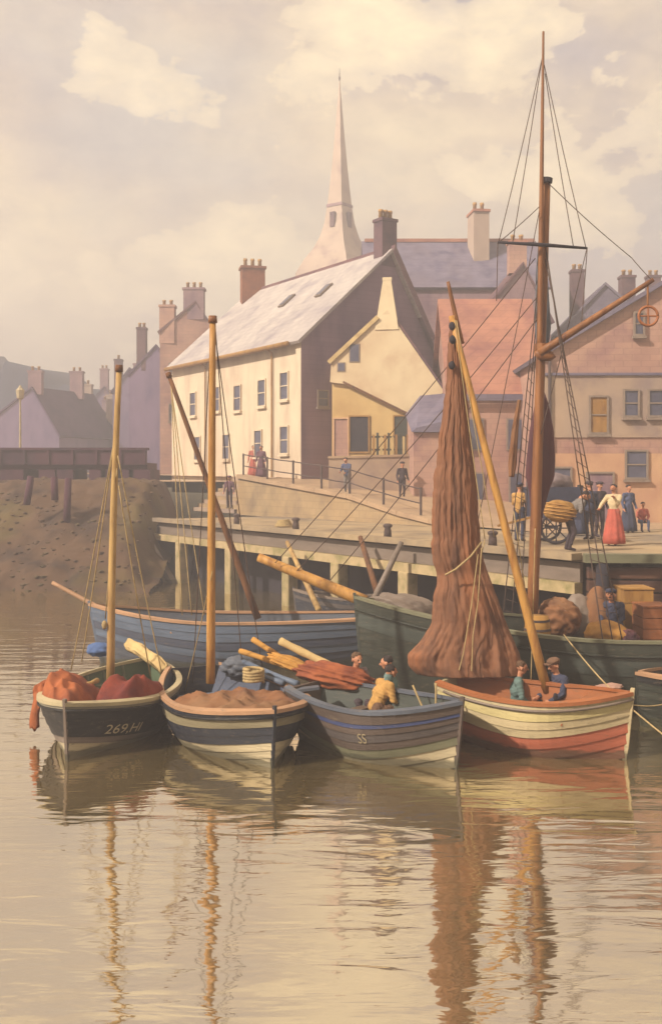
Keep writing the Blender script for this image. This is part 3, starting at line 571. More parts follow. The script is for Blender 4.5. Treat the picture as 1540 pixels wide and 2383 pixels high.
chimney(h5.root, h5.pt(.5, .4, 0), .7, .8, 12.2, 15.4, M['brickdark'], 1, .4); chimney(h5.root, h5.pt(2.3, .4, 0), .7, .8, 12.4, 15.0, M['mauve'], 1, .4)
# street lamp by the bridge
lp = P(47, 1040, 60); lm = thing('street_lamp', 'thin pale street lamp post standing on the far bridge', 'street lamp', (lp.x, 60, 5.5))
obj('post', MB().tube([(lp.x, 60, 4.4), (lp.x, 60, 8.9)], [0.08, 0.05], 8), M['p_putty'], lm)
obj('lantern', MB().lathe((lp.x, 60, 8.85), [(0.06, 0), (0.2, .1), (0.26, .55), (0.12, .7), (0.03, .85)], 8), M['p_putty'], lm)
# hill
def hill():
    mb = MB(); n = 200
    for j, (yy, k) in enumerate(((128, 0), (136, 1), (160, 1.1), (230, 0))):
        for i in range(n + 1):
            X = -110 + 220 * i / n; h = 3 + k * (11 + 7 * noise.noise(Vector((X * 0.03, 2.1, 0))) + 3.5 * noise.noise(Vector((X * 0.14, 5.1, 0))) + 1.6 * noise.noise(Vector((X * .45, 1.1, 0))))
            k2 = min(1, max(0, (-X - 26) / 10)); h = 3 + (h - 3) * (0.55 + 0.75 * k2) + k * k2 * (1.2 * noise.noise(Vector((X * .9, yy, 3))) + 2.0 * noise.noise(Vector((X * .35, yy, 9))))
            mb.v.append(Vector((X, yy, h)))
    for j in range(3):
        for i in range(n): a_ = j * (n + 1) + i; mb.f.append((a_, a_ + 1, a_ + n + 2, a_ + n + 1))
    return mb
tag(obj('hill', hill(), M['hill'], smooth=True), kind='structure')
# --- the low bridge
br = thing('iron_bridge', 'low dark purple iron bridge over the harbour mouth', 'bridge', (-16, 54, 3))
xa, xb = -34.0, P(343, 1100, 54).x
obj('girder', MB().box((xa, 53.6, 5.0), (xb, 53.9, 5.75)), M['bridge'], br)
obj('deck', MB().box((xa, 53.9, 4.75), (xb, 57.0, 5.1)), M['bridge'], br)
obj('top_rail', MB().box((xa, 53.5, 5.75), (xb + .1, 54.0, 5.88)), M['bridge'], br)
x = xa + 0.5
while x < xb:
    obj('stiffener', MB().box((x, 53.5, 5.0), (x + 0.12, 53.598, 5.75)), M['bridge'], br); x += 1.25
for xx in (20, 45, 118, 160, 235, 262, 300, 338):
    p = P(xx, 1100, 54); obj('pier', MB().box((p.x - .3 - .25 * (xx % 3), 53.7, 2.5), (p.x + .3, 56.8, 4.74)), M['bridge'], br)
# ------------------------------------------------------------------ boats
class Hull:
    def __init__(s, name, label, stem, ang, L, B, zb, zm, zs, strakes, gun, inside, tr=0.0, draft=0.35, um=0.48, full=2.2, rake=0.14, cat='boat', group=None, edges=None, floor=0.2, rub=None, nu=18, stemm=None):
        s.L, s.B, s.zb, s.zm, s.zs, s.tr, s.draft, s.um, s.full, s.rake = L, B, zb, zm, zs, tr, draft, um, full, rake
        s.root = thing(name, label, cat, (stem.x, stem.y, 0), math.radians(ang), group)
        e = edges or [0.28, 0.40, 0.50, 0.60, 0.70, 0.80, 0.90, 1.0]
        us = [i / nu for i in range(nu + 1)]
        # bottom shell
        for sd in (-1, 1):
            mb = MB(); nv = 4
            for u in us:
                for k in range(nv + 1): mb.v.append(s.pt(u, e[0] * 1.06 * k / nv, sd))
            for i in range(nu):
                for k in range(nv): a = i * (nv + 1) + k; mb.f.append((a, a + 1, a + nv + 2, a + nv + 1))
            obj('bottom', mb, strakes[-1], s.root, smooth=True, local=True)
            ns = len(e) - 1
            for j in range(ns):
                v0, v1 = e[j], e[j + 1]; mb = MB()
                for u in us:
                    mb.v += [s.off(u, v0, sd, 0.022), s.off(u, (v0 + v1) / 2, sd, 0.014), s.off(u, v1 + 0.012, sd, 0.004), s.off(u, v1 + 0.012, sd, -0.016), s.off(u, v0, sd, -0.004)]
                for i in range(nu):
                    for k in range(5): a = i * 5 + k; b = i * 5 + (k + 1) % 5; mb.f.append((a, b, b + 5, a + 5))
                mb.f.append((0, 1, 2, 3, 4)); q = nu * 5; mb.f.append((q, q + 1, q + 2, q + 3, q + 4))
                m_ = strakes[min(len(strakes) - 1, ns - 1 - j)]
                obj('plank', mb, m_, s.root, local=True)
            # inner lining
            mb = MB(); nv = 6
            for u in us:
                for k in range(nv + 1): mb.v.append(s.off(u, 0.12 + 0.87 * k / nv, sd, -0.035))
            for i in range(nu):
                for k in range(nv): a = i * (nv + 1) + k; mb.f.append((a, a + 1, a + nv + 2, a + nv + 1))
            obj('lining', mb, inside, s.root, smooth=True, local=True)
            # gunwale
            mb = MB()
            for u in us:
                p = s.off(u, 1.0, sd, 0.035); q = s.off(u, 1.0, sd, -0.065); z = Vector((0, 0, 0.045)); d = Vector((0, 0, -0.012))
                mb.v += [p + d, p + z, q + z, q + d]
            for i in range(nu):
                for k in range(4): a = i * 4 + k; b = i * 4 + (k + 1) % 4; mb.f.append((a, b, b + 4, a + 4))
            mb.f.append((0, 1, 2, 3)); q = nu * 4; mb.f.append((q, q + 1, q + 2, q + 3))
            obj('gunwale', mb, gun, s.root, local=True)
            if rub:
                mb = MB().tube([s.off(u, e[-2] + 0.02, sd, 0.03) for u in us[:-1]], 0.022, 6)
                obj('rub_rail', mb, rub, s.root, smooth=True, local=True)
        # stem post and stern post or transom
        sp = [s.pt(0, v, 1) + Vector((0.0, 0, 0)) for v in (0, .2, .4, .6, .8, 1.0)]; sp.append(sp[-1] + Vector((0.01, 0, 0.10)))
        mb = MB()
        for p in sp: mb.v += [p + Vector((-.03, -.032, 0)), p + Vector((.03, -.020, 0)), p + Vector((.03, .020, 0)), p + Vector((-.03, .032, 0))]
        for i in range(len(sp) - 1):
            for k in range(4): a = i * 4 + k; b = i * 4 + (k + 1) % 4; mb.f.append((a, b, b + 4, a + 4))
        mb.f.append((0, 1, 2, 3)); q = 4 * (len(sp) - 1); mb.f.append((q, q + 1, q + 2, q + 3))
        obj('stem_post', mb, stemm or strakes[1], s.root, local=True)
        if tr > 0:
            vs = [0, .15, .3, .45, .6, .75, .9, 1.0]; lo = [s.pt(1, v, -1) for v in vs] + [s.pt(1, v, 1) for v in reversed(vs)]
            obj('transom', MB().prism([p + Vector((0.01, 0, 0)) for p in lo], [p + Vector((-.05, 0, 0)) for p in lo]), strakes[0], s.root, local=True)
        # bottom boards
        zf = floor; mb = MB(); uu = [0.06 + 0.88 * i / 12 for i in range(13)]
        for u in uu:
            y = s.half(u, zf) - 0.03
            x = s.pt(u, 0.5, 1).x; mb.v += [Vector((x, -y, zf)), Vector((x, y, zf))]
        for i in range(12): a = i * 2; mb.f.append((a, a + 1, a + 3, a + 2))
        obj('bottom_boards', mb, M['dark'], s.root, local=True)
    def half(s, u, z):
        lo, hi = 0.0, 1.0
        for _ in range(24):
            m_ = (lo + hi) / 2
            if s.pt(u, m_, 1).z < z: lo = m_
            else: hi = m_
        return s.pt(u, hi, 1).y
    def pt(s, u, v, sd):
        um = s.um
        if u < um: f = 1 - (1 - u / um) ** s.full
        else:
            q = (u - um) / (1 - um); f = 1 - (1 - s.tr) * q ** (s.full if s.tr == 0 else 2.0)
        hb = s.B / 2 * f
        if u < um: zs = s.zm + (s.zb - s.zm) * (1 - u / um) ** 2
        else: zs = s.zm + (s.zs - s.zm) * ((u - um) / (1 - um)) ** 2
        w = max(0, 1 - u / um) ** 1.3 if u < um else 0.75 * ((u - um) / (1 - um)) ** 1.6
        g = (1 - w) * math.sin(math.pi / 2 * v) ** 0.85 + w * (v ** 1.05)
        h = (1 - w) * (1 - math.cos(math.pi / 2 * v)) ** 0.92 + w * v
        zk = -s.draft
        x = -u * s.L + s.rake * (v - 0.3) * max(0, 1 - u * 4) - s.rake * 0.8 * (v - 0.3) * max(0, u * 4 - 3)
        if v < 0.3: x -= (0.3 - v) ** 2 * 1.6 * (max(0, 1 - u * 4) - max(0, u * 4 - 3))
        return Vector((x, sd * hb * g, zk + (zs - zk) * h))
    def off(s, u, v, sd, d):
        p = s.pt(u, v, sd); e = 1e-3
        du = s.pt(min(1, u + e), v, sd) - s.pt(max(0, u - e), v, sd); dv = s.pt(u, min(1, v + e), sd) - s.pt(u, max(0, v - e), sd)
        n = du.cross(dv)
        if n.length < 1e-12: n = Vector((0, sd, 0))
        n.normalize()
        if n.y * sd < 0: n = -n
        return p + n * d
    def w(s, u, o, z):                         # world point: station u, sideways fraction o of the half beam, height z
        p = s.pt(u, 1, 1); return MW[s.root.name] @ Vector((p.x, p.y * o, z))
    def thwart(s, u, z, m, wd=0.2):
        y = s.half(u, z) - 0.02; x = s.pt(u, .8, 1).x
        obj('thwart', MB().box((x - wd / 2, -y, z - .02), (x + wd / 2, y, z + .02)), m, s.root, local=True)
    def text(s, body, u0, v0, hgt, sd, m, wide=1.0):
        cu = bpy.data.curves.new('t', 'FONT'); cu.body = body; cu.size = 1.0
        o = bpy.data.objects.new('t', cu); COL.objects.link(o); dg = bpy.context.evaluated_depsgraph_get(); dg.update()
        me = bpy.data.meshes.new_from_object(o.evaluated_get(dg)); mb = MB()
        for v in me.vertices:
            x, y = v.co.x * hgt * wide, v.co.y * hgt
            u = u0 + (x / s.L if sd_dir(sd) else -x / s.L)
            vv = v0 + y / 1.15; mb.v.append(s.off(u, vv, sd, 0.03))
        mb.f = [tuple(p.vertices) for p in me.polygons]
        COL.objects.unlink(o); bpy.data.objects.remove(o); bpy.data.curves.remove(cu)
        return obj('lettering', mb, m, s.root, local=True)
def sd_dir(sd): return sd > 0          # port side (sd>0) reads from bow to stern
def mast_part(name, a, b, r0, r1, m, parent, bend=0.0, n=9, cap=None):
    a = Vector(a); b = Vector(b); d = b - a; pts = []
    for k in range(n + 1):
        t = k / n; pts.append(a + d * t + Vector((bend * math.sin(math.pi * t), 0, 0)))
    o = obj(name, MB().tube(pts, [r0 + (r1 - r0) * k / n for k in range(n + 1)], 12), m, parent, smooth=True)
    if cap: obj('mast_cap', MB().tube([b - d.normalized() * .02, b + d.normalized() * 0.1], [r1 * 1.45, r1 * 1.25], 10), cap, o, smooth=True)
    return o
def rope(a, b, r, m, parent, sag=0.0, name='rope', n=10):
    a = Vector(a); b = Vector(b); sag = sag or (0.016 * (b - a).length if name in ('rope', 'stay') else 0.006); pts = [a.lerp(b, k / n) - Vector((0, 0, sag * math.sin(math.pi * k / n))) for k in range(n + 1)]
    return obj(name, MB().tube(pts, r, 5), m, parent, smooth=True)
G = 'open fishing boats moored bow-on in front'
# ---- boat one (left): dark green side, red sails
b1 = Hull('fishing_boat', 'leftmost open boat with black painted side and red sails heaped inside', PZ(156, 1772), -98, 4.1, 2.15, 0.88, 0.70, 0.86,
          [M['p_lightgrey'], M['p_black'], M['p_black'], M['p_black'], M['p_mauvegrey'], M['p_white'], M['p_white'], M['p_white']], M['p_gunwale'], M['p_greenin'], tr=0.0, edges=[0.28, 0.42, 0.52, 0.60, 0.70, 0.80, 0.92, 1.0], stemm=M['p_mauvegrey'], group=G, rub=M['p_black'], full=2.6, floor=0.16)
for u, z in ((.42, .42), (.6, .40), (.78, .5)): b1.thwart(u, z, M['p_inside'])
for u in (.5, .58, .66, .74, .82, .9):
    for sd in (-1, 1):
        obj('rib', MB().tube([b1.off(u, v, sd, -0.05) for v in (.3, .45, .6, .75, .9, .98)], 0.022, 6), M['p_inside'], b1.root, local=True)
m1 = mast_part('mast', P(257, 1600, 18.5), P(277, 862, 18.3), 0.075, 0.05, M['mastpale'], b1.root, cap=M['spar'], bend=-0.03)
for (xa_, ya_, xb_, yb_) in ((270, 1000, 165, 1560), (268, 1010, 190, 1540), (272, 1090, 245, 1440)): rope(P(xa_, ya_, 18.3), P(xb_, yb_, 18.9), 0.012, M['rope'], b1.root)
for (xa_, ya_, xb_, yb_) in ((276, 1130, 352, 1585), (274, 1060, 378, 1575)): rope(P(xa_, ya_, 18.3), P(xb_, yb_, 18.9), 0.012, M['rope'], b1.root)
obj('pulley_block', MB().lump(P(243, 1455, 18.4), (.05, 0, 0), (0, .04, 0), (0, 0, .08), .05, 2, 3, 2), M['rope'], b1.root, smooth=True)
b1.text('269,HI', 0.12, 0.64, 0.19, 1, M['p_white'], 1.25)
# ---- boat two: putty side, brown cover
b2 = Hull('fishing_boat', 'open boat with putty grey side, white bottom and heaped brown cover', PZ(634, 1788), -66, 4.0, 2.25, 0.86, 0.72, 0.84,
          [M['p_navy'], M['p_olive'], M['p_navy'], M['p_navy'], M['p_white'], M['p_white'], M['p_white'], M['p_white']], M['p_pinkrail'], M['p_dullblue'], tr=0.45, edges=[0.28, 0.42, 0.52, 0.62, 0.72, 0.82, 0.92, 1.0], stemm=M['p_navy'], group=G, rub=M['p_black'], full=3.0, um=.46)
for u, z in ((.6, .42), (.8, .48)): b2.thwart(u, z, M['p_skyblue'])
m2_ = mast_part('mast', P(490, 1590, 18.0), P(495, 748, 17.8), 0.08, 0.055, M['mast'], b2.root, cap=M['mastred'])
for (xa_, ya_, xb_, yb_) in ((500, 750, 566, 1580), (498, 760, 612, 1570), (490, 780, 448, 1590), (494, 1330, 430, 1610)): rope(P(xa_, ya_, 17.8), P(xb_, yb_, 19.0), 0.010, M['ropedark'] if ya_ < 900 else M['rope'], b2.root)
# ---- boat three: brown grey with blue lines
b3 = Hull('fishing_boat', 'brown-grey open boat with blue stripes and crew under the brown sail', PZ(1062, 1790), -40, 2.95, 1.75, 1.0, 0.80, 0.88,
          [M['p_brown'], M['p_blue'], M['p_brown'], M['p_slatedark'], M['p_brown'], M['p_greengrey'], M['p_white'], M['p_white'], M['p_white']], M['p_slateblue'], M['p_teal'], tr=0.55, group=G, full=2.4, stemm=M['p_brown'],
          edges=[0.28, 0.42, 0.54, 0.64, 0.72, 0.80, 0.86, 0.90, 1.0], floor=0.25)
for u, z in ((.45, .5), (.75, .5)): b3.thwart(u, z, M['p_brown2'])
b3.text('SS', 0.42, 0.72, 0.16, -1, M['p_putty'])
# ---- boat four: cream with salmon bottom, leaning mast and brown sail
b4 = Hull('fishing_boat', 'cream open boat with salmon red bottom, leaning mast and tall brown sail', PZ(1456, 1768), -31, 2.95, 1.7, 1.02, 0.86, 0.94,
          [M['p_gunwale'], M['p_cream'], M['p_cream2'], M['p_cream2'], M['p_salmon'], M['p_salmon'], M['p_salmon'], M['p_salmon']], M['p_rustwood'], M['p_rustwood'], tr=0.5, group=G, full=2.5, rub=M['p_mauvegrey'],
          edges=[0.28, 0.44, 0.57, 0.69, 0.77, 0.85, 0.93, 1.0], floor=0.28, stemm=M['p_cream2'])
for u, z in ((.3, .58), (.55, .52), (.8, .58)): b4.thwart(u, z, M['p_rustwood'])
obj('fore_deck', MB().prism([Vector((b4.pt(.02, 1, 1).x, 0, .9)), *[Vector((b4.pt(u, 1, 1).x, -b4.pt(u, 1, 1).y + .06, b4.pt(u, 1, 1).z - .05)) for u in (.08, .16, .24)], *[Vector((b4.pt(u, 1, 1).x, b4.pt(u, 1, 1).y - .06, b4.pt(u, 1, 1).z - .05)) for u in (.24, .16, .08)]],
                            [Vector((b4.pt(.02, 1, 1).x, 0, .93)), *[Vector((b4.pt(u, 1, 1).x, -b4.pt(u, 1, 1).y + .06, b4.pt(u, 1, 1).z - .02)) for u in (.08, .16, .24)], *[Vector((b4.pt(u, 1, 1).x, b4.pt(u, 1, 1).y - .06, b4.pt(u, 1, 1).z - .02)) for u in (.24, .16, .08)]]), M['p_rustwood'], b4.root, local=True)
mast_part('mast', P(1273, 1612, 17.55), P(1050, 735, 17.75), 0.085, 0.05, M['mast'], b4.root)
mast_part('yard', P(1074, 800, 17.9), P(1042, 655, 17.85), 0.05, 0.03, M['mastred'], b4.root)
for k, (x_, y_) in enumerate(((1052, 758), (1053, 790), (1051, 850))):
    obj('pulley_block', MB().lump(P(x_, y_, 17.72), (.06, 0, 0), (0, .05, 0), (0, 0, .08), .05, 2, k, 2), M['dark'], b4.root, smooth=True)
def hang_sail():
    rows = [(740, 1047, 1060), (790, 1044, 1069), (850, 1041, 1078), (950, 1032, 1089), (1050, 1019, 1099), (1110, 1009, 1108), (1200, 1004, 1113), (1255, 1003, 1118), (1295, 1004, 1124),
            (1325, 1014, 1132), (1345, 1016, 1140), (1400, 1006, 1160), (1450, 1006, 1178), (1495, 978, 1198), (1525, 948, 1210), (1548, 950, 1214), (1568, 968, 1216)]
    # resample
    mb = MB(); n = 160; ys = np.linspace(740, 1568, 220); xl = np.interp(ys, [r[0] for r in rows], [r[1] for r in rows]); xr = np.interp(ys, [r[0] for r in rows], [r[2] for r in rows])
    ker = np.ones(5) / 5
    for arr in (xl, xr): arr[2:-2] = np.convolve(arr, ker, 'valid')
    wob = np.array([noise.noise(Vector((y * .021, 3.3, 0))) * 5 + noise.noise(Vector((y * .07, 1.3, 0))) * 2.5 for y in ys]); xl += wob; xr += 0.5 * wob[::-1]
    for i, y in enumerate(ys):
        D = 17.95; c = P((xl[i] + xr[i]) / 2, y, D); hw = (xr[i] - xl[i]) / 2 / F * D; dp = 0.10 + 0.32 * hw
        t = i / 219
        for k in range(n):
            a = 2 * math.pi * k / n
            ph = 1.1 * noise.noise(Vector((math.cos(a) * 1.5, math.sin(a) * 1.5, y * 0.006)))
            ns_ = lambda f, q, o=0.0: noise.noise(Vector((ca_ * f + o, sa_ * f, y * q)))
            ca_, sa_ = math.cos(a), math.sin(a)
            fold = 0.12 * math.sin(5 * a + 2.6 * t + 5 * ph) + 0.22 * (0.5 - abs(ns_(3.2, .004))) * 1.6 + 0.34 * (0.25 - abs(ns_(5.5, .007, 4))) + 0.22 * (0.2 - abs(ns_(10, .012, 9))) + 0.10 * ns_(14, .06) + 0.12 * ns_(2.5, .02, 2)
            pinch = 1 - 0.25 * math.exp(-((y - 1335) / 26) ** 2)
            ca, sa = math.cos(a), math.sin(a)
            fold *= 0.34
            mb.v.append(c + Vector((hw * ca * (1 + 0.25 * fold * abs(sa)), dp * sa * (1 + 2.0 * fold) * pinch, 0.03 * fold)))
    for i in range(len(ys) - 1):
        for k in range(n): mb.f.append((i * n + k, i * n + (k + 1) % n, (i + 1) * n + (k + 1) % n, (i + 1) * n + k))
    mb.f.append(tuple(range(n))); mb.f.append(tuple((len(ys) - 1) * n + k for k in range(n)))
    return mb
sl4 = obj('sail', hang_sail(), M['sail'], b4.root, smooth=True)
obj('brail_line', MB().tube([P(1036, 1338, 17.55), P(1060, 1325, 17.5), P(1095, 1295, 17.5), P(1120, 1262, 17.6)], 0.018, 6), M['rope'], sl4, smooth=True)
for pts in (((1112, 1290), (1098, 1400), (1078, 1520), (1068, 1560)), ((1120, 1275), (1112, 1400), (1100, 1480), (1097, 1562))):
    obj('brail_line', MB().tube([P(x_, y_, 17.42 + .0 * y_) for x_, y_ in pts], 0.010, 5), M['rope'], sl4)
for (xa_, ya_, xb_, yb_) in ((1058, 745, 1128, 1255), (1062, 745, 1150, 1250), (1128, 1255, 1120, 1290), (1245, 1230, 1235, 1590), (1195, 1190, 1256, 1592)): rope(P(xa_, ya_, 17.7), P(xb_, yb_, 17.6), 0.009, M['rope'], b4.root)
# ---- boat five: dark hull at the right edge
b5 = Hull('fishing_boat', 'dark green boat with pinkish gunwale cut off by the right edge', PZ(1492, 1690), 184, 4.5, 1.8, 0.92, 0.84, 0.9,
          [M['p_black'], M['p_darkgreen'], M['p_green'], M['p_darkgreen'], M['p_darkgreen'], M['p_darkgreen'], M['p_darkgreen']], M['p_pinkrail'], M['p_brown'], group=G, full=3.0)
b5.thwart(.4, .55, M['p_pinkrail'])
# ---- the green smack
sm = Hull('sailing_smack', 'large green smack with tall two-part mast lying under the quay', P(846, 1500, 20.5), 178.5, 12.0, 3.3, 1.98, 1.36, 1.5,
          [M['p_green'], M['p_teal'], M['p_green'], M['p_green'], M['p_darkgreen'], M['p_darkgreen'], M['p_darkgreen'], M['p_darkgreen']], M['p_greengrey'], M['p_green'], tr=0.5, draft=0.8, um=0.42, full=2.0, rake=0.25, floor=0.95, cat='smack', rub=M['p_darkgreen'], nu=26)
mast_part('bowsprit', P(850, 1400, 20.6), P(602, 1297, 21.2), 0.13, 0.09, M['mast'], sm.root)
ml = mast_part('mast', P(1238, 1440, 20.6), P(1272, 418, 20.6), 0.115, 0.075, M['mastred'], sm.root, n=14)
mt = mast_part('topmast', P(1255, 830, 20.45), P(1264, 72, 20.45), 0.065, 0.022, M['mastred'], sm.root, n=14)
obj('mast_band', MB().tube([P(1271, 424, 20.55), P(1272, 414, 20.55)], 0.12, 10), M['dark'], sm.root)
obj('mast_band', MB().tube([P(1260, 818, 20.5), P(1260, 800, 20.5)], 0.15, 10), M['mastred'], sm.root)
gf = mast_part('gaff', P(1254, 822, 20.35), P(1520, 650, 20.0), 0.085, 0.045, M['mastred'], sm.root)
obj('gaff_jaws', MB().lump(P(1268, 826, 20.38), (.20, 0, .0), (0, .09, 0), (-.05, 0, .12), .1, 2, 5, 3), M['mastred'], gf, smooth=True)
obj('yard', MB().tube([P(1158, 563, 20.3), P(1262, 569, 20.3), P(1366, 577, 20.3)], [0.025, 0.04, 0.025], 8), M['dark'], sm.root, smooth=True)
hk = P(1508, 735, 20.02)
rope(P(1507, 660, 20.02), P(1507, 712, 20.02), 0.022, M['mastred'], sm.root)
rg = MB(); pts = [hk + Vector((0.185 * math.cos(2 * math.pi * k / 24), 0, 0.185 * math.sin(2 * math.pi * k / 24))) for k in range(25)]; rg.tube(pts, 0.028, 7)
hp = obj('lifting_hoop', rg, M['p_rustwood'], sm.root, smooth=True)
obj('cross_piece', MB().tube([hk - Vector((0, 0, .19)), hk + Vector((0, 0, .24))], 0.018, 6), M['p_rustwood'], hp); obj('cross_piece', MB().tube([hk - Vector((.17, 0, 0)), hk + Vector((.17, 0, 0))], 0.016, 6), M['p_rustwood'], hp)
R_ = [((1262, 130), (1160, 563), 20.3), ((1262, 128), (1192, 566), 20.3), ((1266, 150), (1363, 576), 20.3), ((1275, 425), (1470, 600), 20.3), ((1470, 600), (1520, 655), 20.2), ((1264, 440), (1062, 1450), 19.4), ((1268, 170), (1334, 574), 20.3),
      ((1158, 563), (1155, 700), 20.3), ((1366, 577), (1352, 760), 20.3), ((1365, 578), (1258, 1010), 20.5), ((1158, 565), (1255, 480), 20.3)]
for a_, b_, d_ in R_: rope(P(*a_, 20.5), P(*b_, d_), 0.009, M['ropedark'], sm.root, name='stay')
# long stays running down to the bowsprit
for x0, y0, x1, y1 in ((1245, 600, 640, 1310), (1250, 690, 690, 1330), (1250, 740, 760, 1360)): rope(P(x0, y0, 20.5), P(x1, y1, 20.9), 0.010, M['ropedark'], sm.root, name='stay')
# shrouds with ratlines, both sides
for sgn, cols, dd in ((-1, ((1262, 560, 1165, 1480), (1262, 570, 1186, 1485), (1260, 580, 1206, 1490)), 22.0), (1, ((1268, 560, 1402, 1490), (1268, 575, 1425, 1492), (1266, 590, 1448, 1494)), 19.1)):
    for x0, y0, x1, y1 in cols: rope(P(x0, y0, 20.55), P(x1, y1, dd), 0.012, M['ropedark'], sm.root, name='shroud')
    for k in range(22):
        t = 0.30 + 0.030 * k
        pa_ = P(cols[0][0], cols[0][1], 20.55).lerp(P(cols[0][2], cols[0][3], dd), t); pb_ = P(cols[2][0], cols[2][1], 20.55).lerp(P(cols[2][2], cols[2][3], dd), t)
        rope(pa_, pb_, 0.007, M['ropedark'], sm.root, name='ratline', n=2)
def furled(rows, D, name, m, parent, seed, dpk=0.8):
    mb = MB(); n = 26; ys = np.linspace(rows[0][0], rows[-1][0], 44); xl = np.interp(ys, [r[0] for r in rows], [r[1] for r in rows]); xr = np.interp(ys, [r[0] for r in rows], [r[2] for r in rows])
    for i, y in enumerate(ys):
        c = P((xl[i] + xr[i]) / 2, y, D); hw = (xr[i] - xl[i]) / 2 / F * D
        for k in range(n):
            a = 2 * math.pi * k / n; f = 1 + 0.16 * math.sin(6 * a + seed + 0.01 * y) + 0.2 * noise.noise(Vector((2 * math.cos(a), 2 * math.sin(a), y * 0.02 + seed)))
            mb.v.append(c + Vector((hw * math.cos(a) * (0.9 + .1 * f), hw * dpk * math.sin(a) * f, 0)))
    for i in range(len(ys) - 1):
        for k in range(n): mb.f.append((i * n + k, i * n + (k + 1) % n, (i + 1) * n + (k + 1) % n, (i + 1) * n + k))
    mb.f.append(tuple(range(n))); mb.f.append(tuple((len(ys) - 1) * n + k for k in range(n)))
    return obj(name, mb, m, parent, smooth=True)
furled([(905, 1254, 1264), (940, 1244, 1276), (1000, 1232, 1288), (1070, 1224, 1292), (1110, 1222, 1290), (1140, 1230, 1278), (1200, 1236, 1262), (1300, 1236, 1256)], 20.85, 'furled_sail', M['sailmaroon'], sm.root, 1.0, .5)
furled([(560, 1252, 1268), (640, 1246, 1274), (760, 1244, 1282), (840, 1250, 1272)], 20.85, 'furled_topsail', M['p_slateblue'], sm.root, 4.0, .5)
furled([(930, 1204, 1212), (1000, 1190, 1206), (1080, 1182, 1202), (1110, 1184, 1196)], 21.3, 'furled_jib', M['tarp'], sm.root, 2.0)
# ---- the blue boat
bb = Hull('blue_coble', 'long pale blue boat with raking brown mast lying below the quay', P(232, 1500, 24.3), 178, 6.6, 2.0, 1.36, 1.06, 1.15,
          [M['p_skyblue'], M['p_skyblue'], M['p_dullblue'], M['p_skyblue'], M['p_dullblue'], M['p_slateblue'], M['p_slateblue']], M['p_pinkrail'], M['p_slateblue'], tr=0.5, um=.45, full=2.2, rake=0.35, floor=0.5)
mast_part('bowsprit', P(262, 1432, 24.2), P(122, 1356, 24.6), 0.06, 0.045, M['p_pinkrail'], bb.root)
mast_part('mast', P(600, 1440, 24.2), P(394, 876, 24.3), 0.085, 0.05, M['spar'], bb.root, cap=M['spar'])
for (xa_, ya_, xb_, yb_) in ((396, 885, 476, 1432), (398, 885, 446, 1432), (398, 890, 424, 1432)): rope(P(xa_, ya_, 24.3), P(xb_, yb_, 23.6), 0.013, M['rope'], bb.root, name='stay')
for u, z in ((.3, .85), (.5, .8), (.7, .8)): bb.thwart(u, z, M['p_pinkrail'], .3)
# ---- dark skiff and spars under the quay
sk = Hull('skiff', 'small dark skiff moored among the quay posts behind the bowsprit', PZ(690, 1432), 168, 4.2, 1.5, .8, .6, .7, [M['p_navy'], M['p_slatedark'], M['p_navy'], M['p_navy'], M['p_navy'], M['p_navy']], M['p_mauvegrey'], M['p_brown'], tr=.5)
sk.thwart(.5, .4, M['p_brown'])
for k, (a_, b_, lb) in enumerate((((742, 1420, 30.5), (668, 1262, 33.6), 'left of three old spars leaning against the quay front'), ((884, 1400, 28.6), (838, 1250, 30.6), 'middle old spar leaning against the quay front'), ((862, 1412, 28.4), (934, 1262, 29.0), 'right old spar leaning the other way against the quay front'))):
    tag(obj('leaning_spar', MB().tube([P(*a_), P(*b_)], [.10, .07], 8), (M['mastpale'], M['spar'], M['p_mauvegrey'])[k], smooth=True), lb, 'spar')
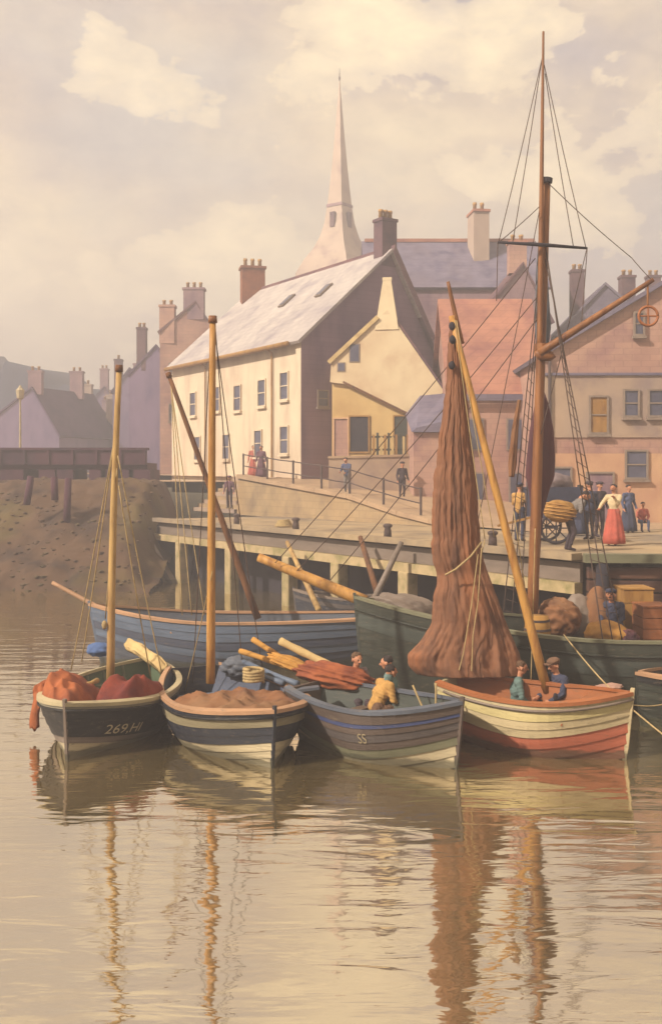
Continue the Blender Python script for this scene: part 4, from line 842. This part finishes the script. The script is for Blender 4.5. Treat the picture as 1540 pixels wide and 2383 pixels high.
# ------------------------------------------------------------------ things lying in the boats
def single(name, mb, m, label, cat, group=None, smooth=True): return tag(obj(name, mb, m, smooth=smooth), label, cat, group)
def heap(h, u0, u1, o0, o1, bulge, seed, fold=9.0, rim=0.03, drop=0.35):
    """cloth lying in the boat between stations u0..u1 and sideways fractions o0..o1, humped and creased"""
    mb = MB(); nu, no = 44, 40; top = []
    for lay in (0, 1):
        for i in range(nu + 1):
            for k in range(no + 1):
                t, q = i / nu, k / no; u = u0 + (u1 - u0) * t; o = o0 + (o1 - o0) * q; p = h.pt(u, 1, 1)
                e = (1 - abs(2 * t - 1) ** 4) * (1 - abs(2 * q - 1) ** 4)
                v = Vector((p.x * 1.6, p.y * o * 1.6, seed))
                cr = (1.1 - 2.2 * abs(math.sin(fold * .5 * (p.x * .6 + p.y * o) + 3.5 * noise.noise(v * 0.8)))) + 0.6 * (1 - 2 * abs(math.sin(fold * 1.1 * (p.y * o - p.x * .4) + 3 * noise.noise(v * 1.3 + Vector((3, 1, 0))))))
                z = p.z + rim - drop * (1 - e ** 0.4) + bulge * e * (0.8 + 0.55 * noise.noise(v * 1.1)) + 0.045 * cr * e ** .5 + 0.03 * noise.noise(v * 5)
                if lay: z = p.z - drop - 0.08
                yy = p.y * o; lim = h.half(u, min(z, p.z - .02)) - 0.06 if z < p.z + .03 and abs(o) > .5 else 9
                mb.v.append(Vector((p.x + .03 * noise.noise(v * 3), max(-lim, min(lim, yy)), z)))
    m_ = (nu + 1) * (no + 1)
    for i in range(nu):
        for k in range(no):
            a = i * (no + 1) + k; mb.f.append((a, a + 1, a + no + 2, a + no + 1)); mb.f.append((m_ + a, m_ + a + no + 1, m_ + a + no + 2, m_ + a + 1))
    ring = [k for k in range(no + 1)] + [i * (no + 1) + no for i in range(1, nu + 1)] + [nu * (no + 1) + k for k in range(no - 1, -1, -1)] + [i * (no + 1) for i in range(nu - 1, 0, -1)]
    for a, b in zip(ring, ring[1:] + ring[:1]): mb.f.append((a, b, b + m_, a + m_))
    R_ = MW[h.root.name]; mb.v = [R_ @ v for v in mb.v]; return mb
single('sail_heap', heap(b1, .07, .52, -.98, -.06, .36, 1.3), M['sailrust'], 'rust sail heaped over the left bow of the leftmost boat', 'sail')
single('sail_heap', heap(b1, .16, .54, .10, 1.0, .36, 6.1), M['sailred'], 'dark red sail heaped right of the mast in the leftmost boat', 'sail')
# tail of the rust sail hanging over the bow rail into the water side
def drape(path, wd, seed, th=0.05):
    """a creased strip of sailcloth following a path"""
    mb = MB(); n = 20; pts = [p.lerp(q, t / 6) for p, q in zip(path, path[1:]) for t in range(6)] + [path[-1]]; m_ = len(pts)
    for i, p in enumerate(pts):
        w_ = wd * (0.85 + .3 * noise.noise(Vector((i * .13, seed, 0))))
        for k in range(n):
            a = 2 * math.pi * k / n; f = 1 + .5 * math.sin(5 * a + seed + 1.5 * noise.noise(Vector((i * .1, seed, 3))))
            mb.v.append(p + Vector((w_ * math.cos(a) + .02 * math.sin(i * .5), w_ * .5 * math.sin(a), th * f * math.sin(a) * 1.2 + .02 * noise.noise(Vector((i * .4, k * .5, seed))))))
    for i in range(m_ - 1):
        for k in range(n): mb.f.append((i * n + k, i * n + (k + 1) % n, (i + 1) * n + (k + 1) % n, (i + 1) * n + k))
    mb.f.append(tuple(range(n))); mb.f.append(tuple((m_ - 1) * n + k for k in range(n))); return mb
single('sail_tail', drape([P(140, 1586, 17.9), P(108, 1594, 17.6), P(90, 1606, 17.4), P(84, 1640, 17.3), P(82, 1690, 17.3)], .10, 2.0), M['sailrust'], 'end of rust sail trailing over the side of the leftmost boat', 'sail')
single('oar', MB().tube([P(150, 1602, 17.2), P(212, 1590, 17.6), P(226, 1584, 17.8)], [.035, .035, .05], 8), M['mastpale'], 'short pale oar loom on the bow of the leftmost boat', 'oar')
def fender(c, R, r, label):
    c = Vector(c); pts = [c + Vector((R * math.cos(a), -0.02, R * math.sin(a))) for a in [math.pi * (0.95 + 1.1 * k / 16) for k in range(17)]]
    return single('rope_fender', MB().tube(pts, r, 8), M['dark'], label, 'fender')
fender(P(288, 1612, 17.55), .15, .05, 'dark curved rope fender on the gunwale of the leftmost boat')
# bundle at the stern of boat 1: white sail roll and blue bag
single('canvas_roll', drape([P(300, 1500, 20.2), P(325, 1512, 20.0), P(355, 1532, 19.6), P(378, 1556, 19.2)], .12, 5.0, .07), M['canvas'], 'cream canvas roll along the far rail of the leftmost boat', 'sail roll')
single('blue_bag', MB().lump(P(230, 1512, 20.2), (.24, 0, 0), (0, .2, 0), (0, 0, .14), .12, 2, 8, 4), M['bluecloth'], 'bright blue bag on the far rail of the leftmost boat', 'bag')
# boat 2
single('boat_cover', heap(b2, .05, .62, -.97, .97, .10, 11.0, 7.0, drop=.2, rim=.0), M['tarp'], 'brown cover heaped over the bow of the putty grey boat', 'cover')
single('coil_of_rope', MB().tube([b2.w(.62, .55, .80 + .004 * k) + Vector((.17 * math.cos(k * .5), .17 * math.sin(k * .5), 0)) for k in range(60)], .03, 6), M['rope'], 'coil of rope behind the brown cover', 'rope')
single('plank', MB().obox(P(700, 1605, 17.25), Vector((.30, .03, .03)), Vector((-.01, .09, 0)), Vector((0, 0, .022))), M['p_slateblue'], 'grey plank sticking out over the right rail of the putty boat', 'plank', smooth=False)
for k, (a_, b_) in enumerate((((560, 1538, 19.0), (692, 1592, 17.7)), ((540, 1548, 19.2), (660, 1590, 17.9)))):
    single('blue_oar', MB().tube([P(*a_), P(*a_).lerp(P(*b_), .75), P(*b_)], [.05, .04, .06], 8), M['p_skyblue'], ('upper' if k == 0 else 'lower') + ' of two pale blue oars laid along the putty boat', 'oar')
single('net_heap', MB().lump(P(560, 1552, 19.1), (.36, 0, 0), (0, .3, 0), (0, 0, .2), .2, 3, 14, 4), M['p_slateblue'], 'slate blue net heap at the stern of the putty boat', 'net')
# boat 3: rust sail bundle and yellow wrapped spars
q = [P(700, 1562, 18.3), P(740, 1566, 18.05), P(790, 1578, 17.8), P(840, 1590, 17.6), P(868, 1598, 17.5)]
single('sail_bundle', MB().lump(P(778, 1574, 17.9), Vector((.68, -.22, -.09)), Vector((.1, .34, 0)), Vector((0.03, 0, .22)), .12, 2.0, 21, 5, (3, 9, 14)), M['sailrust'], 'rust brown sail bundle piled on the stern of the striped boat', 'sail')
for k, (a_, b_, r_, m_, lb) in enumerate((((558, 1515, 18.9), (735, 1572, 18.1), .055, 'ochrecloth', 'lowest of three wrapped spars sticking out to the left'), ((588, 1488, 18.9), (722, 1575, 18.2), .055, 'ochrecloth', 'middle ochre wrapped spar pointing up and left'), ((652, 1492, 18.6), (812, 1572, 18.0), .075, 'canvas', 'cream canvas wrapped spar lying highest on the rust bundle'))):
    a_, b_ = P(*a_), P(*b_); pts = [a_.lerp(b_, t / 14) for t in range(15)]
    single('wrapped_spar', MB().tube(pts, [r_ * (0.92 + .05 * t / 14 + .06 * math.sin(t * 1.3 + k)) for t in range(15)], 10), M[m_], lb, 'spar')
single('ochre_sail_fold', MB().lump(P(676, 1545, 18.35), Vector((.40, -.12, -.14)), Vector((.05, .22, 0)), Vector((.05, 0, .10)), .12, 2.0, 31, 5, (0, 9, 12)), M['ochrecloth'], 'ochre folded sail between the wrapped spars and the rust bundle', 'sail')
for k, (x0, y0, x1, y1) in enumerate(((960, 1595, 1014, 1712), (1014, 1590, 1014, 1712))):
    rope(P(x0, y0, 16.6 if k == 0 else 16.35), P(x1, y1, 16.3), .017, M['rope'], b3.root)
# boat 4 small things
single('folded_canvas', MB().lump(P(1415, 1600, 17.0), (.24, 0, .02), (0, .16, 0), (0, 0, .06), .15, 3, 41, 4), M['pink'], 'small pale folded cloth on the bow of the cream boat', 'cloth')
rope(P(1312, 1478, 18.75), P(1545, 1712, 15.0), .014, M['rope'], sm.root, sag=0.12, name='mooring_rope')
rope(P(1464, 1640, 16.65), P(1560, 1636, 17.0), .012, M['rope'], b4.root, sag=0.04)
obj('pulley_block', MB().lump(P(1292, 1622, 16.6), (.04, 0, 0), (0, .03, 0), (0, 0, .06), .05, 2, 3, 2), M['dark'], b4.root)
# deck cargo of the smack
DK = 0.96
def crate(x0, x1, yb, h, D, m, label):
    a_, b_ = P(x0, yb, D), P(x1, yb, D); t = thing('crate', label, 'crate', ((a_.x + b_.x) / 2, D, DK))
    w_ = b_.x - a_.x; n = 4; d_ = 0.7
    for k in range(n):
        z = DK + h * k / n
        for yy in (0, d_): obj('board', MB().box((a_.x, D + yy, z + .008), (b_.x, D + yy + .025, z + h / n - .008)), m, t)
        for xx in (a_.x + .002, b_.x - .027): obj('board', MB().box((xx, D + .027, z + .008), (xx + .025, D + d_ - .002, z + h / n - .008)), m, t)
    obj('lid', MB().box((a_.x - .02, D - .02, DK + h + .002), (b_.x + .02, D + d_ + .04, DK + h + .03)), m, t)
crate(1496, 1560, 1498, 0.85, 20.3, M['p_rustwood'], 'brown board crate on the smack deck at the right edge')
crate(1452, 1520, 1500, 1.10, 21.2, M['ochrewood'], 'taller ochre crate behind the brown crate on the smack')
single('canvas_bale', MB().lump(P(1412, 1474, 20.0), (.42, 0, 0), (0, .4, 0), (0, 0, .24), .10, 2, 51, 4), M['ochrecloth'], 'rounded ochre canvas bale on the smack deck behind the rail', 'bale')
single('sack', MB().lump(P(1392, 1430, 20.9), (.30, 0, 0), (0, .3, 0), (0, 0, .55), .10, 2, 52, 4), M['tarp'], 'upright grey-brown sack behind the ochre bale', 'sack')
single('sack', MB().lump(P(1345, 1440, 21.0), (.34, 0, 0), (0, .3, 0), (0, 0, .50), .14, 2, 53, 4), M['p_mauvegrey'], 'grey sack between the tall mast and the upright brown sack', 'sack')
single('net_heap', MB().lump(P(1300, 1440, 20.8), (.42, 0, 0), (0, .4, 0), (0, 0, .42), .10, 2, 54, 5, (4, 11, 9)), M['tarp'], 'brown net heap at the foot of the tall mast', 'net')
single('net_heap', MB().lump(P(1462, 1486, 19.8), (.2, 0, 0), (0, .22, 0), (0, 0, .16), .2, 3, 55, 4), M['sailmaroon'], 'small maroon net heap right of the ochre bale', 'net')
single('net_heap', MB().lump(P(940, 1425, 20.8), (.75, 0, -.1), (0, .5, 0), (0, 0, .36), .09, 2, 56, 5, (9, 8, 6)), M['p_mauvegrey'], 'grey-violet nets piled on the fore deck of the smack', 'net')
def barrel(c, r, h, label):
    t = thing('barrel', label, 'barrel', c)
    obj('staves', MB().lathe(c, [(r * .82, 0), (r * .95, h * .25), (r, h * .5), (r * .95, h * .75), (r * .82, h)], 16), M['ochrewood'], t, smooth=True)
    for k in (.12, .35, .65, .88):
        rr = r * (.82 + .18 * math.sin(math.pi * k)) + .012; obj('hoop', MB().lathe(Vector(c) + Vector((0, 0, h * k - .02)), [(rr, 0), (rr, .04)], 16), M['rail'], t)
barrel((P(1250, 1480, 19.9).x, 19.9, DK), .26, .75, 'ochre barrel beside the foot of the tall mast')
# ------------------------------------------------------------------ people
SK = mat('skin', C(206, 146, 112), C(186, 122, 92), 6, .1, rough=.6)
HAIR = mat('dark_hair', C(58, 48, 46), None, 12, .2); GREYHAIR = mat('brown_hair', C(104, 78, 58), None, 12, .2)
DARKEYE = mat('dark_feature', C(60, 40, 36), None, 8, .1)
def cloth(n, r, g, b): return mat('cloth_' + n, C(r, g, b), None, 5, .18, bump=.25)
CL = dict(ochre=cloth('ochre', 206, 158, 90), teal=cloth('teal', 108, 132, 128), mauve=cloth('mauve', 132, 116, 118), navy=cloth('navy', 66, 70, 92), blue=cloth('blue', 84, 92, 122), white=cloth('white', 220, 196, 156),
          red=cloth('red', 196, 98, 82), dark=cloth('dark', 72, 60, 66), brown=cloth('brown', 118, 88, 68), violet=cloth('violet', 118, 82, 96), rose=cloth('rose', 196, 108, 92), grey=cloth('grey', 130, 122, 118))
def caps(mb, a, b, r0, r1, n=12):
    a = Vector(a); b = Vector(b); d = b - a; L_ = max(d.length, 1e-4); d = d / L_
    pts = []; rad = []
    for k in range(5): t = math.pi / 2 * k / 4; pts.append(a - d * r0 * math.cos(t)); rad.append(max(r0 * math.sin(t), 1e-3))
    for k in range(5): t = math.pi / 2 * k / 4; pts.append(b + d * r1 * math.sin(t)); rad.append(max(r1 * math.cos(t), 1e-3))
    mb.tube(pts, rad, n)
def person(label, loc, rotz, top, legs, pose='stand', lean=0.0, H=1.68, arms=None, hair=HAIR, hat=None, skirt=None, apron=None, group=None, vox=0.011, turn=0.0):
    """one continuous body grown from tapered limbs, then hair, hat and skirt as children; faces local +y"""
    k = H / 1.7; t = thing('person', label, 'person', loc, rotz, group)
    hz = 0.92 if pose == 'stand' else 0.46
    def U(x, y, z):                                   # upper body point given for the standing pose, leaned about the hip
        y, z = y, z - 0.92; c_, s_ = math.cos(lean), math.sin(lean)
        return Vector((x, y * c_ + z * s_, hz + z * c_ - y * s_)) * k
    def V(x, y, z): return Vector((x, y, z)) * k
    Cs = []
    def add(a, b, r0, r1, m): Cs.append((Vector(a), Vector(b), r0 * k, r1 * k, m))
    add(U(-.07, 0, .95), U(.07, 0, .95), .115, .115, 1); add(U(0, 0, .97), U(0, .01, 1.15), .135, .13, 0); add(U(-.05, 0, 1.2), U(.05, 0, 1.2), .13, .13, 0)
    add(U(-.13, 0, 1.36), U(.13, 0, 1.36), .085, .085, 0); add(U(0, 0, 1.25), U(0, 0, 1.36), .14, .1, 0)
    add(U(0, 0, 1.42), U(0, .015, 1.52), .058, .052, 2)
    hc = U(0, .03, 1.60); hf = (U(0, 1, 0) - U(0, 0, 0)).normalized(); up = (U(0, 0, 1) - U(0, 0, 0)).normalized()
    hf = (hf * math.cos(turn) + Vector((1, 0, 0)) * math.sin(turn)).normalized(); hs = hf.cross(up)
    if lean > .3: hf = (hf + up * .5).normalized(); up = hs.cross(hf)
    hu = lambda s_, f_, u_: hc + (hs * s_ + hf * f_ + up * u_) * k
    add(hu(0, -.02, .025), hu(0, .015, .015), .088, .082, 2); add(hu(0, .03, -.03), hu(0, .035, -.065), .066, .045, 2)
    add(hu(0, .10, .005), hu(0, .118, -.022), .012, .016, 2)
    for sd in (-1, 1):
        add(hu(sd * .088, -.005, .0), hu(sd * .09, -.01, -.03), .018, .014, 2)
        add(hu(sd * .036, .098, .012), hu(sd * .036, .1, .012), .010, .010, 3)
    add(hu(-.02, .094, -.052), hu(.02, .094, -.052), .008, .008, 4)
    for sd in (-1, 1):
        el, wr = (arms or {}).get(sd, ((.25, -.02, 1.10), (.27, .10, .88)))
        sh = U(sd * .185, 0, 1.37); e_ = U(sd * el[0], el[1], el[2]); w_ = U(sd * wr[0], wr[1], wr[2])
        add(sh, e_, .068, .056, 0); add(e_, w_, .055, .042, 0 if not apron else 2)
        d = (w_ - e_).normalized(); sx = d.cross(hf); sx = sx.normalized() if sx.length > .1 else Vector((sd, 0, 0)); nn = sx.cross(d)
        pm = w_ + d * .085 * k; add(w_, pm, .030, .034, 2)
        for j, (o_, ln) in enumerate(((-.030, .062), (-.010, .075), (.010, .070), (.028, .052))):
            f0 = pm + sx * o_ * k; f1 = f0 + (d * ln * .55 + nn * .012) * k; f2 = f1 + (d * ln * .4 + nn * .03) * k
            add(f0, f1, .0125, .0115, 2); add(f1, f2, .0115, .010, 2)
        th0 = w_ + d * .03 * k + sx * .03 * k; add(th0, th0 + (d * .05 + sx * .035 + nn * .02) * k, .014, .011, 2)
        if pose == 'stand':
            hp_, kn, an = V(sd * .09, 0, .90), V(sd * .10, .03 + .12 * lean, .50), V(sd * .10, -.02, .09)
        else: hp_, kn, an = V(sd * .10, 0, .44), V(sd * .14, .40, .46), V(sd * .14, .40, .09)
        add(hp_, kn, .095, .066, 1); add(kn, an, .064, .045, 1); add(an, an + V(0, .15, -.035), .046, .036, 4)
    mb = MB()
    for a, b, r0, r1, m in Cs: caps(mb, a, b, r0, r1)
    me = bpy.data.meshes.new('tmp'); me.from_pydata(mb.v, [], mb.f)
    o = bpy.data.objects.new('tmp', me); COL.objects.link(o)
    rm = o.modifiers.new('r', 'REMESH'); rm.mode = 'VOXEL'; rm.voxel_size = vox
    sm_ = o.modifiers.new('s', 'SMOOTH'); sm_.factor = .5; sm_.iterations = 3
    dg = bpy.context.evaluated_depsgraph_get(); dg.update(); m2 = bpy.data.meshes.new_from_object(o.evaluated_get(dg))
    COL.objects.unlink(o); bpy.data.objects.remove(o); bpy.data.meshes.remove(me)
    n = len(m2.polygons); cen = np.zeros(n * 3); m2.polygons.foreach_get('center', cen); cen = cen.reshape(-1, 3)
    best = np.full(n, 1e9); idx = np.zeros(n, dtype=np.int32)
    for a, b, r0, r1, m in Cs:
        a_ = np.array(a); d = np.array(b) - a_; tt = np.clip(((cen - a_) @ d) / max(d @ d, 1e-9), 0, 1)
        ds = np.linalg.norm(cen - a_ - tt[:, None] * d, axis=1) - (r0 + (r1 - r0) * tt)
        w_ = ds < best; best[w_] = ds[w_]; idx[w_] = m
    m2.materials.clear()
    nv_ = len(m2.vertices); co = np.zeros(nv_ * 3); m2.vertices.foreach_get('co', co); co = co.reshape(-1, 3); nr = np.zeros(nv_ * 3); m2.vertices.foreach_get('normal', nr); nr = nr.reshape(-1, 3)
    lt_ = np.zeros(n, dtype=np.int32); m2.polygons.foreach_get('loop_total', lt_); lv_ = np.zeros(len(m2.loops), dtype=np.int32); m2.loops.foreach_get('vertex_index', lv_)
    cl_ = np.zeros(nv_); cl_[lv_] = np.repeat((idx < 2).astype(float), lt_); x_, y_, z_ = co.T; sd_ = sum(map(ord, label)) % 17
    cr = 1 - 2 * np.abs(np.sin(17 * z_ + 9 * np.sin(6 * x_ + sd_) + 7 * np.sin(7 * y_ + z_ * 5))) + .7 * np.sin(31 * x_ + 23 * y_ + 14 * np.sin(8 * z_ + sd_))
    co += nr * (cr * cl_ * .0035)[:, None]; m2.vertices.foreach_set('co', co.ravel())
    for m in (top, legs, SK, DARKEYE, CL['dark']): m2.materials.append(m)
    m2.polygons.foreach_set('material_index', idx); m2.polygons.foreach_set('use_smooth', np.ones(n, dtype=bool)); m2.update()
    m2.name = 'body'; body = bpy.data.objects.new('body', m2); link(body, t); MW[body.name] = MW[t.name].copy()
    # hair: a shell over the back and crown of the head
    mh = MB(); mh.lump(hu(0, -.028, .048), hs * .093 * k, hf * .092 * k, up * .080 * k, .10, 5, 3, 3)
    obj('hair', mh, hair, t, smooth=True, local=True)
    if skirt: mb_s = MB().lathe(V(0, .0, .0), [(.30 * k, .06 * k), (.29 * k, .25 * k), (.24 * k, .55 * k), (.18 * k, .85 * k), (.145 * k, 1.0 * k), (.14 * k, 1.03 * k)], 36, 9, .07); obj('skirt', mb_s, skirt, t, smooth=True, local=True)
    if hair is HAIR and skirt: obj('hair_bun', MB().lump(hu(0, -.12, .06), hs * .05 * k, hf * .05 * k, up * .05 * k, .08, 4, 2, 2), hair, t, smooth=True, local=True)
    if hat:
        ht = MB().lump(hu(0, -.01, .085), hs * .112 * k, hf * .118 * k, up * .055 * k, .04, 3, 6, 3); o = obj('cap', ht, hat, t, smooth=True, local=True)
        obj('cap_peak', MB().obox(hu(0, .115, .065), hs * .07 * k, hf * .04 * k, up * .008 * k), hat, o, local=True)
    return t
R = math.radians
REACH = {-1: ((.22, .14, 1.16), (.14, .36, 1.10)), 1: ((.22, .14, 1.16), (.14, .36, 1.14))}
LAP = {-1: ((.24, .08, 1.12), (.12, .26, 1.0)), 1: ((.24, .08, 1.12), (.12, .26, 1.0))}
def seat_at(x, yh, D, H=1.68): p = P(x, yh, D); return (p.x, D, p.z - (1.60 - .46) * H / 1.7)
cg = 'crew sitting in the moored boats'
person('man in ochre shirt bending forward in the striped boat', seat_at(872, 1556, 17.25), R(-62), CL['ochre'], CL['brown'], 'sit', .45, arms=REACH, group=cg)
person('dark-haired man in teal shirt facing left in the striped boat', seat_at(912, 1542, 17.5), R(80), CL['teal'], CL['dark'], 'sit', .1, arms=LAP, group=cg)
person('man in mauve jersey sitting behind the rust sail bundle', seat_at(824, 1532, 17.9), R(-150), CL['mauve'], CL['dark'], 'sit', .1, arms=LAP, hair=GREYHAIR, group=cg)
person('man in teal jacket sitting under the brown sail in the cream boat', seat_at(1196, 1552, 17.75), R(-95), CL['teal'], CL['dark'], 'sit', .15, arms=LAP, hair=GREYHAIR, group=cg)
person('man in blue jacket with a cap right of the leaning mast', seat_at(1308, 1543, 17.6), R(120), CL['navy'], CL['dark'], 'sit', .25, arms=REACH, hair=GREYHAIR, hat=CL['brown'], group=cg)
person('fisherman in dark blue standing among the cargo on the smack', (P(1432, 1440, 20.6).x, 20.7, DK), R(150), CL['navy'], CL['navy'], 'sit', .35, arms=REACH, hat=CL['navy'])
def stand_at(x, yf, z): p = PZ(x, yf, z); return (p.x, p.y, z)
qg = 'people on the quay'
CARRY = {-1: ((.20, .16, 1.18), (.16, .30, 1.32)), 1: ((.34, .05, 1.15), (.30, .26, 1.05))}
person('woman in cream blouse and long red skirt on the quay', stand_at(1428, 1270, QZ), R(140), CL['white'], CL['rose'], arms=CARRY, skirt=CL['red'], H=1.62, vox=.014)
person('man in blue standing with his back to the woman in red', stand_at(1372, 1258, QZ), R(20), CL['navy'], CL['navy'], hat=CL['dark'], H=1.68, vox=.014)
person('woman in blue shawl right of the woman in red', stand_at(1462, 1240, QZ), R(200), CL['blue'], CL['blue'], skirt=CL['navy'], H=1.55, vox=.014)
person('child in pale pink sitting by the wall right of the blue shawl', stand_at(1494, 1238, QZ), R(180), CL['rose'], CL['blue'], 'sit', 0.1, arms=LAP, H=1.35, vox=.014)
person('man in dark coat standing between the man in blue and the red skirt', stand_at(1394, 1252, QZ), R(200), CL['dark'], CL['dark'], hat=CL['dark'], H=1.66, vox=.014)
person('woman in grey shawl left of the man in blue on the quay', stand_at(1348, 1246, QZ), R(60), CL['grey'], CL['navy'], skirt=CL['navy'], H=1.56, vox=.014)
person('man in tan coat left of the tall mast on the quay', stand_at(1208, 1262, QZ), R(-40), CL['ochre'], CL['navy'], hat=CL['navy'], H=1.64, arms=LAP, vox=.014)
mp_ = stand_at(1322, 1284, QZ)
person('porter stooping under a big ochre basket on the quay', mp_, R(-80), CL['grey'], CL['dark'], lean=.75, H=1.66, arms={-1: ((.24, .10, 1.14), (.10, -.02, 1.42)), 1: ((.24, .10, 1.14), (.10, -.02, 1.42))}, vox=.014)
bk = P(1302, 1192, mp_[1] - .05); bt = thing('fish_basket', 'big ochre wicker basket carried on the porter\'s back', 'basket', (bk.x, bk.y, bk.z - .25))
obj('basket_body', MB().lump(bk + Vector((0, .02, .02)), (.40, 0, -.05), (0, .28, 0), (.04, 0, .27), .05, 3, 61, 4), M['ochrewood'], bt, smooth=True)
for k in range(5):
    z = -.16 + .08 * k; rr = math.sqrt(max(0.05, 1 - (z / .27) ** 2)); obj('wicker_hoop', MB().tube([bk + Vector((.415 * rr * math.cos(a), .02 + .295 * rr * math.sin(a), z + .02 - .05 * math.cos(a))) for a in [2 * math.pi * q / 24 for q in range(25)]], .016, 5), M['mast'], bt)
person('small dark figure walking on the road by the railing', (P(930, 1180, 46).x, 44.5, road_z(4.9)), R(200), CL['dark'], CL['dark'], hat=CL['dark'], H=1.6, vox=.02)
person('small figure in grey-blue leaning on the iron railing', (AN(6.6, .75).x, AN(6.6, .75).y, road_z(6.6)), R(150), CL['blue'], CL['grey'], lean=.2, arms=REACH, H=1.6, vox=.02)
person('figure in violet shawl standing at the head of the steps', (AN(15.0, 1.2).x, AN(15, 1.2).y, road_z(15)), R(160), CL['violet'], CL['violet'], skirt=CL['violet'], H=1.6, vox=.02)
person('figure in violet coat on the stone steps below the shawl', (AN(16.4, .15).x, AN(16.4, .15).y, QZ + .2), R(170), CL['violet'], CL['dark'], hat=CL['violet'], H=1.65, vox=.02)
person('distant figure in rose red coat beside the white building', (AN(19.5, 3.2).x, AN(19.5, 3.2).y, road_z(19.5)), R(180), CL['rose'], CL['rose'], skirt=CL['red'], H=1.7, vox=.02)
# blue hand cart on the quay
cd = 28.4; cx = P(1278, 1200, cd).x; ct = thing('hand_cart', 'blue-sided cart on the quay behind the tall mast', 'cart', (cx, cd, QZ))
obj('cart_body', MB().prism([(cx - .55, cd - .45, QZ + .72), (cx + .75, cd - .45, QZ + .66), (cx + .75, cd + .45, QZ + .66), (cx - .55, cd + .45, QZ + .72)], [(cx - .65, cd - .55, QZ + 1.55), (cx + .8, cd - .55, QZ + 1.55), (cx + .8, cd + .55, QZ + 1.55), (cx - .65, cd + .55, QZ + 1.55)]), CL['navy'], ct)
obj('load', MB().lump((cx, cd, QZ + 1.62), (.62, 0, 0), (0, .5, 0), (0, 0, .34), .12, 2, 71, 4), CL['mauve'], ct, smooth=True)
for sy in (-.62, .62):
    o = obj('wheel', MB().tube([Vector((cx + .05, cd + sy, QZ + .45)) + Vector((.40 * math.cos(a), 0, .40 * math.sin(a))) for a in [2 * math.pi * q / 20 for q in range(21)]], .04, 6), M['dark'], ct, smooth=True)
    for q in range(4): a = math.pi * q / 4; v = Vector((.39 * math.cos(a), 0, .39 * math.sin(a))); obj('spoke', MB().tube([Vector((cx + .05, cd + sy, QZ + .45)) - v, Vector((cx + .05, cd + sy, QZ + .45)) + v], .018, 5), M['dark'], o)
obj('axle', MB().tube([(cx + .05, cd - .62, QZ + .45), (cx + .05, cd + .62, QZ + .45)], .035, 6), M['dark'], ct)
obj('shaft', MB().bar((cx - .5, cd - .4, QZ + .75), (cx - 1.5, cd - .45, QZ + .5), .06), M['ochrewood'], ct)
# ------------------------------------------------------------------ haze
hz = MB().box((-140, -45, -1.2), (140, 290, 49.5))
hm = bpy.data.materials.new('haze_air'); hm.use_nodes = True; nt = hm.node_tree; nt.nodes.clear()
ho = nt.nodes.new('ShaderNodeOutputMaterial'); pv = nt.nodes.new('ShaderNodeVolumePrincipled')
pv.inputs['Color'].default_value = (0.94, 0.895, 0.965, 1); pv.inputs['Density'].default_value = 0.0058; pv.inputs['Anisotropy'].default_value = 0.2
nt.links.new(pv.outputs[0], ho.inputs['Volume'])
tag(obj('haze', hz, hm), kind='stuff')
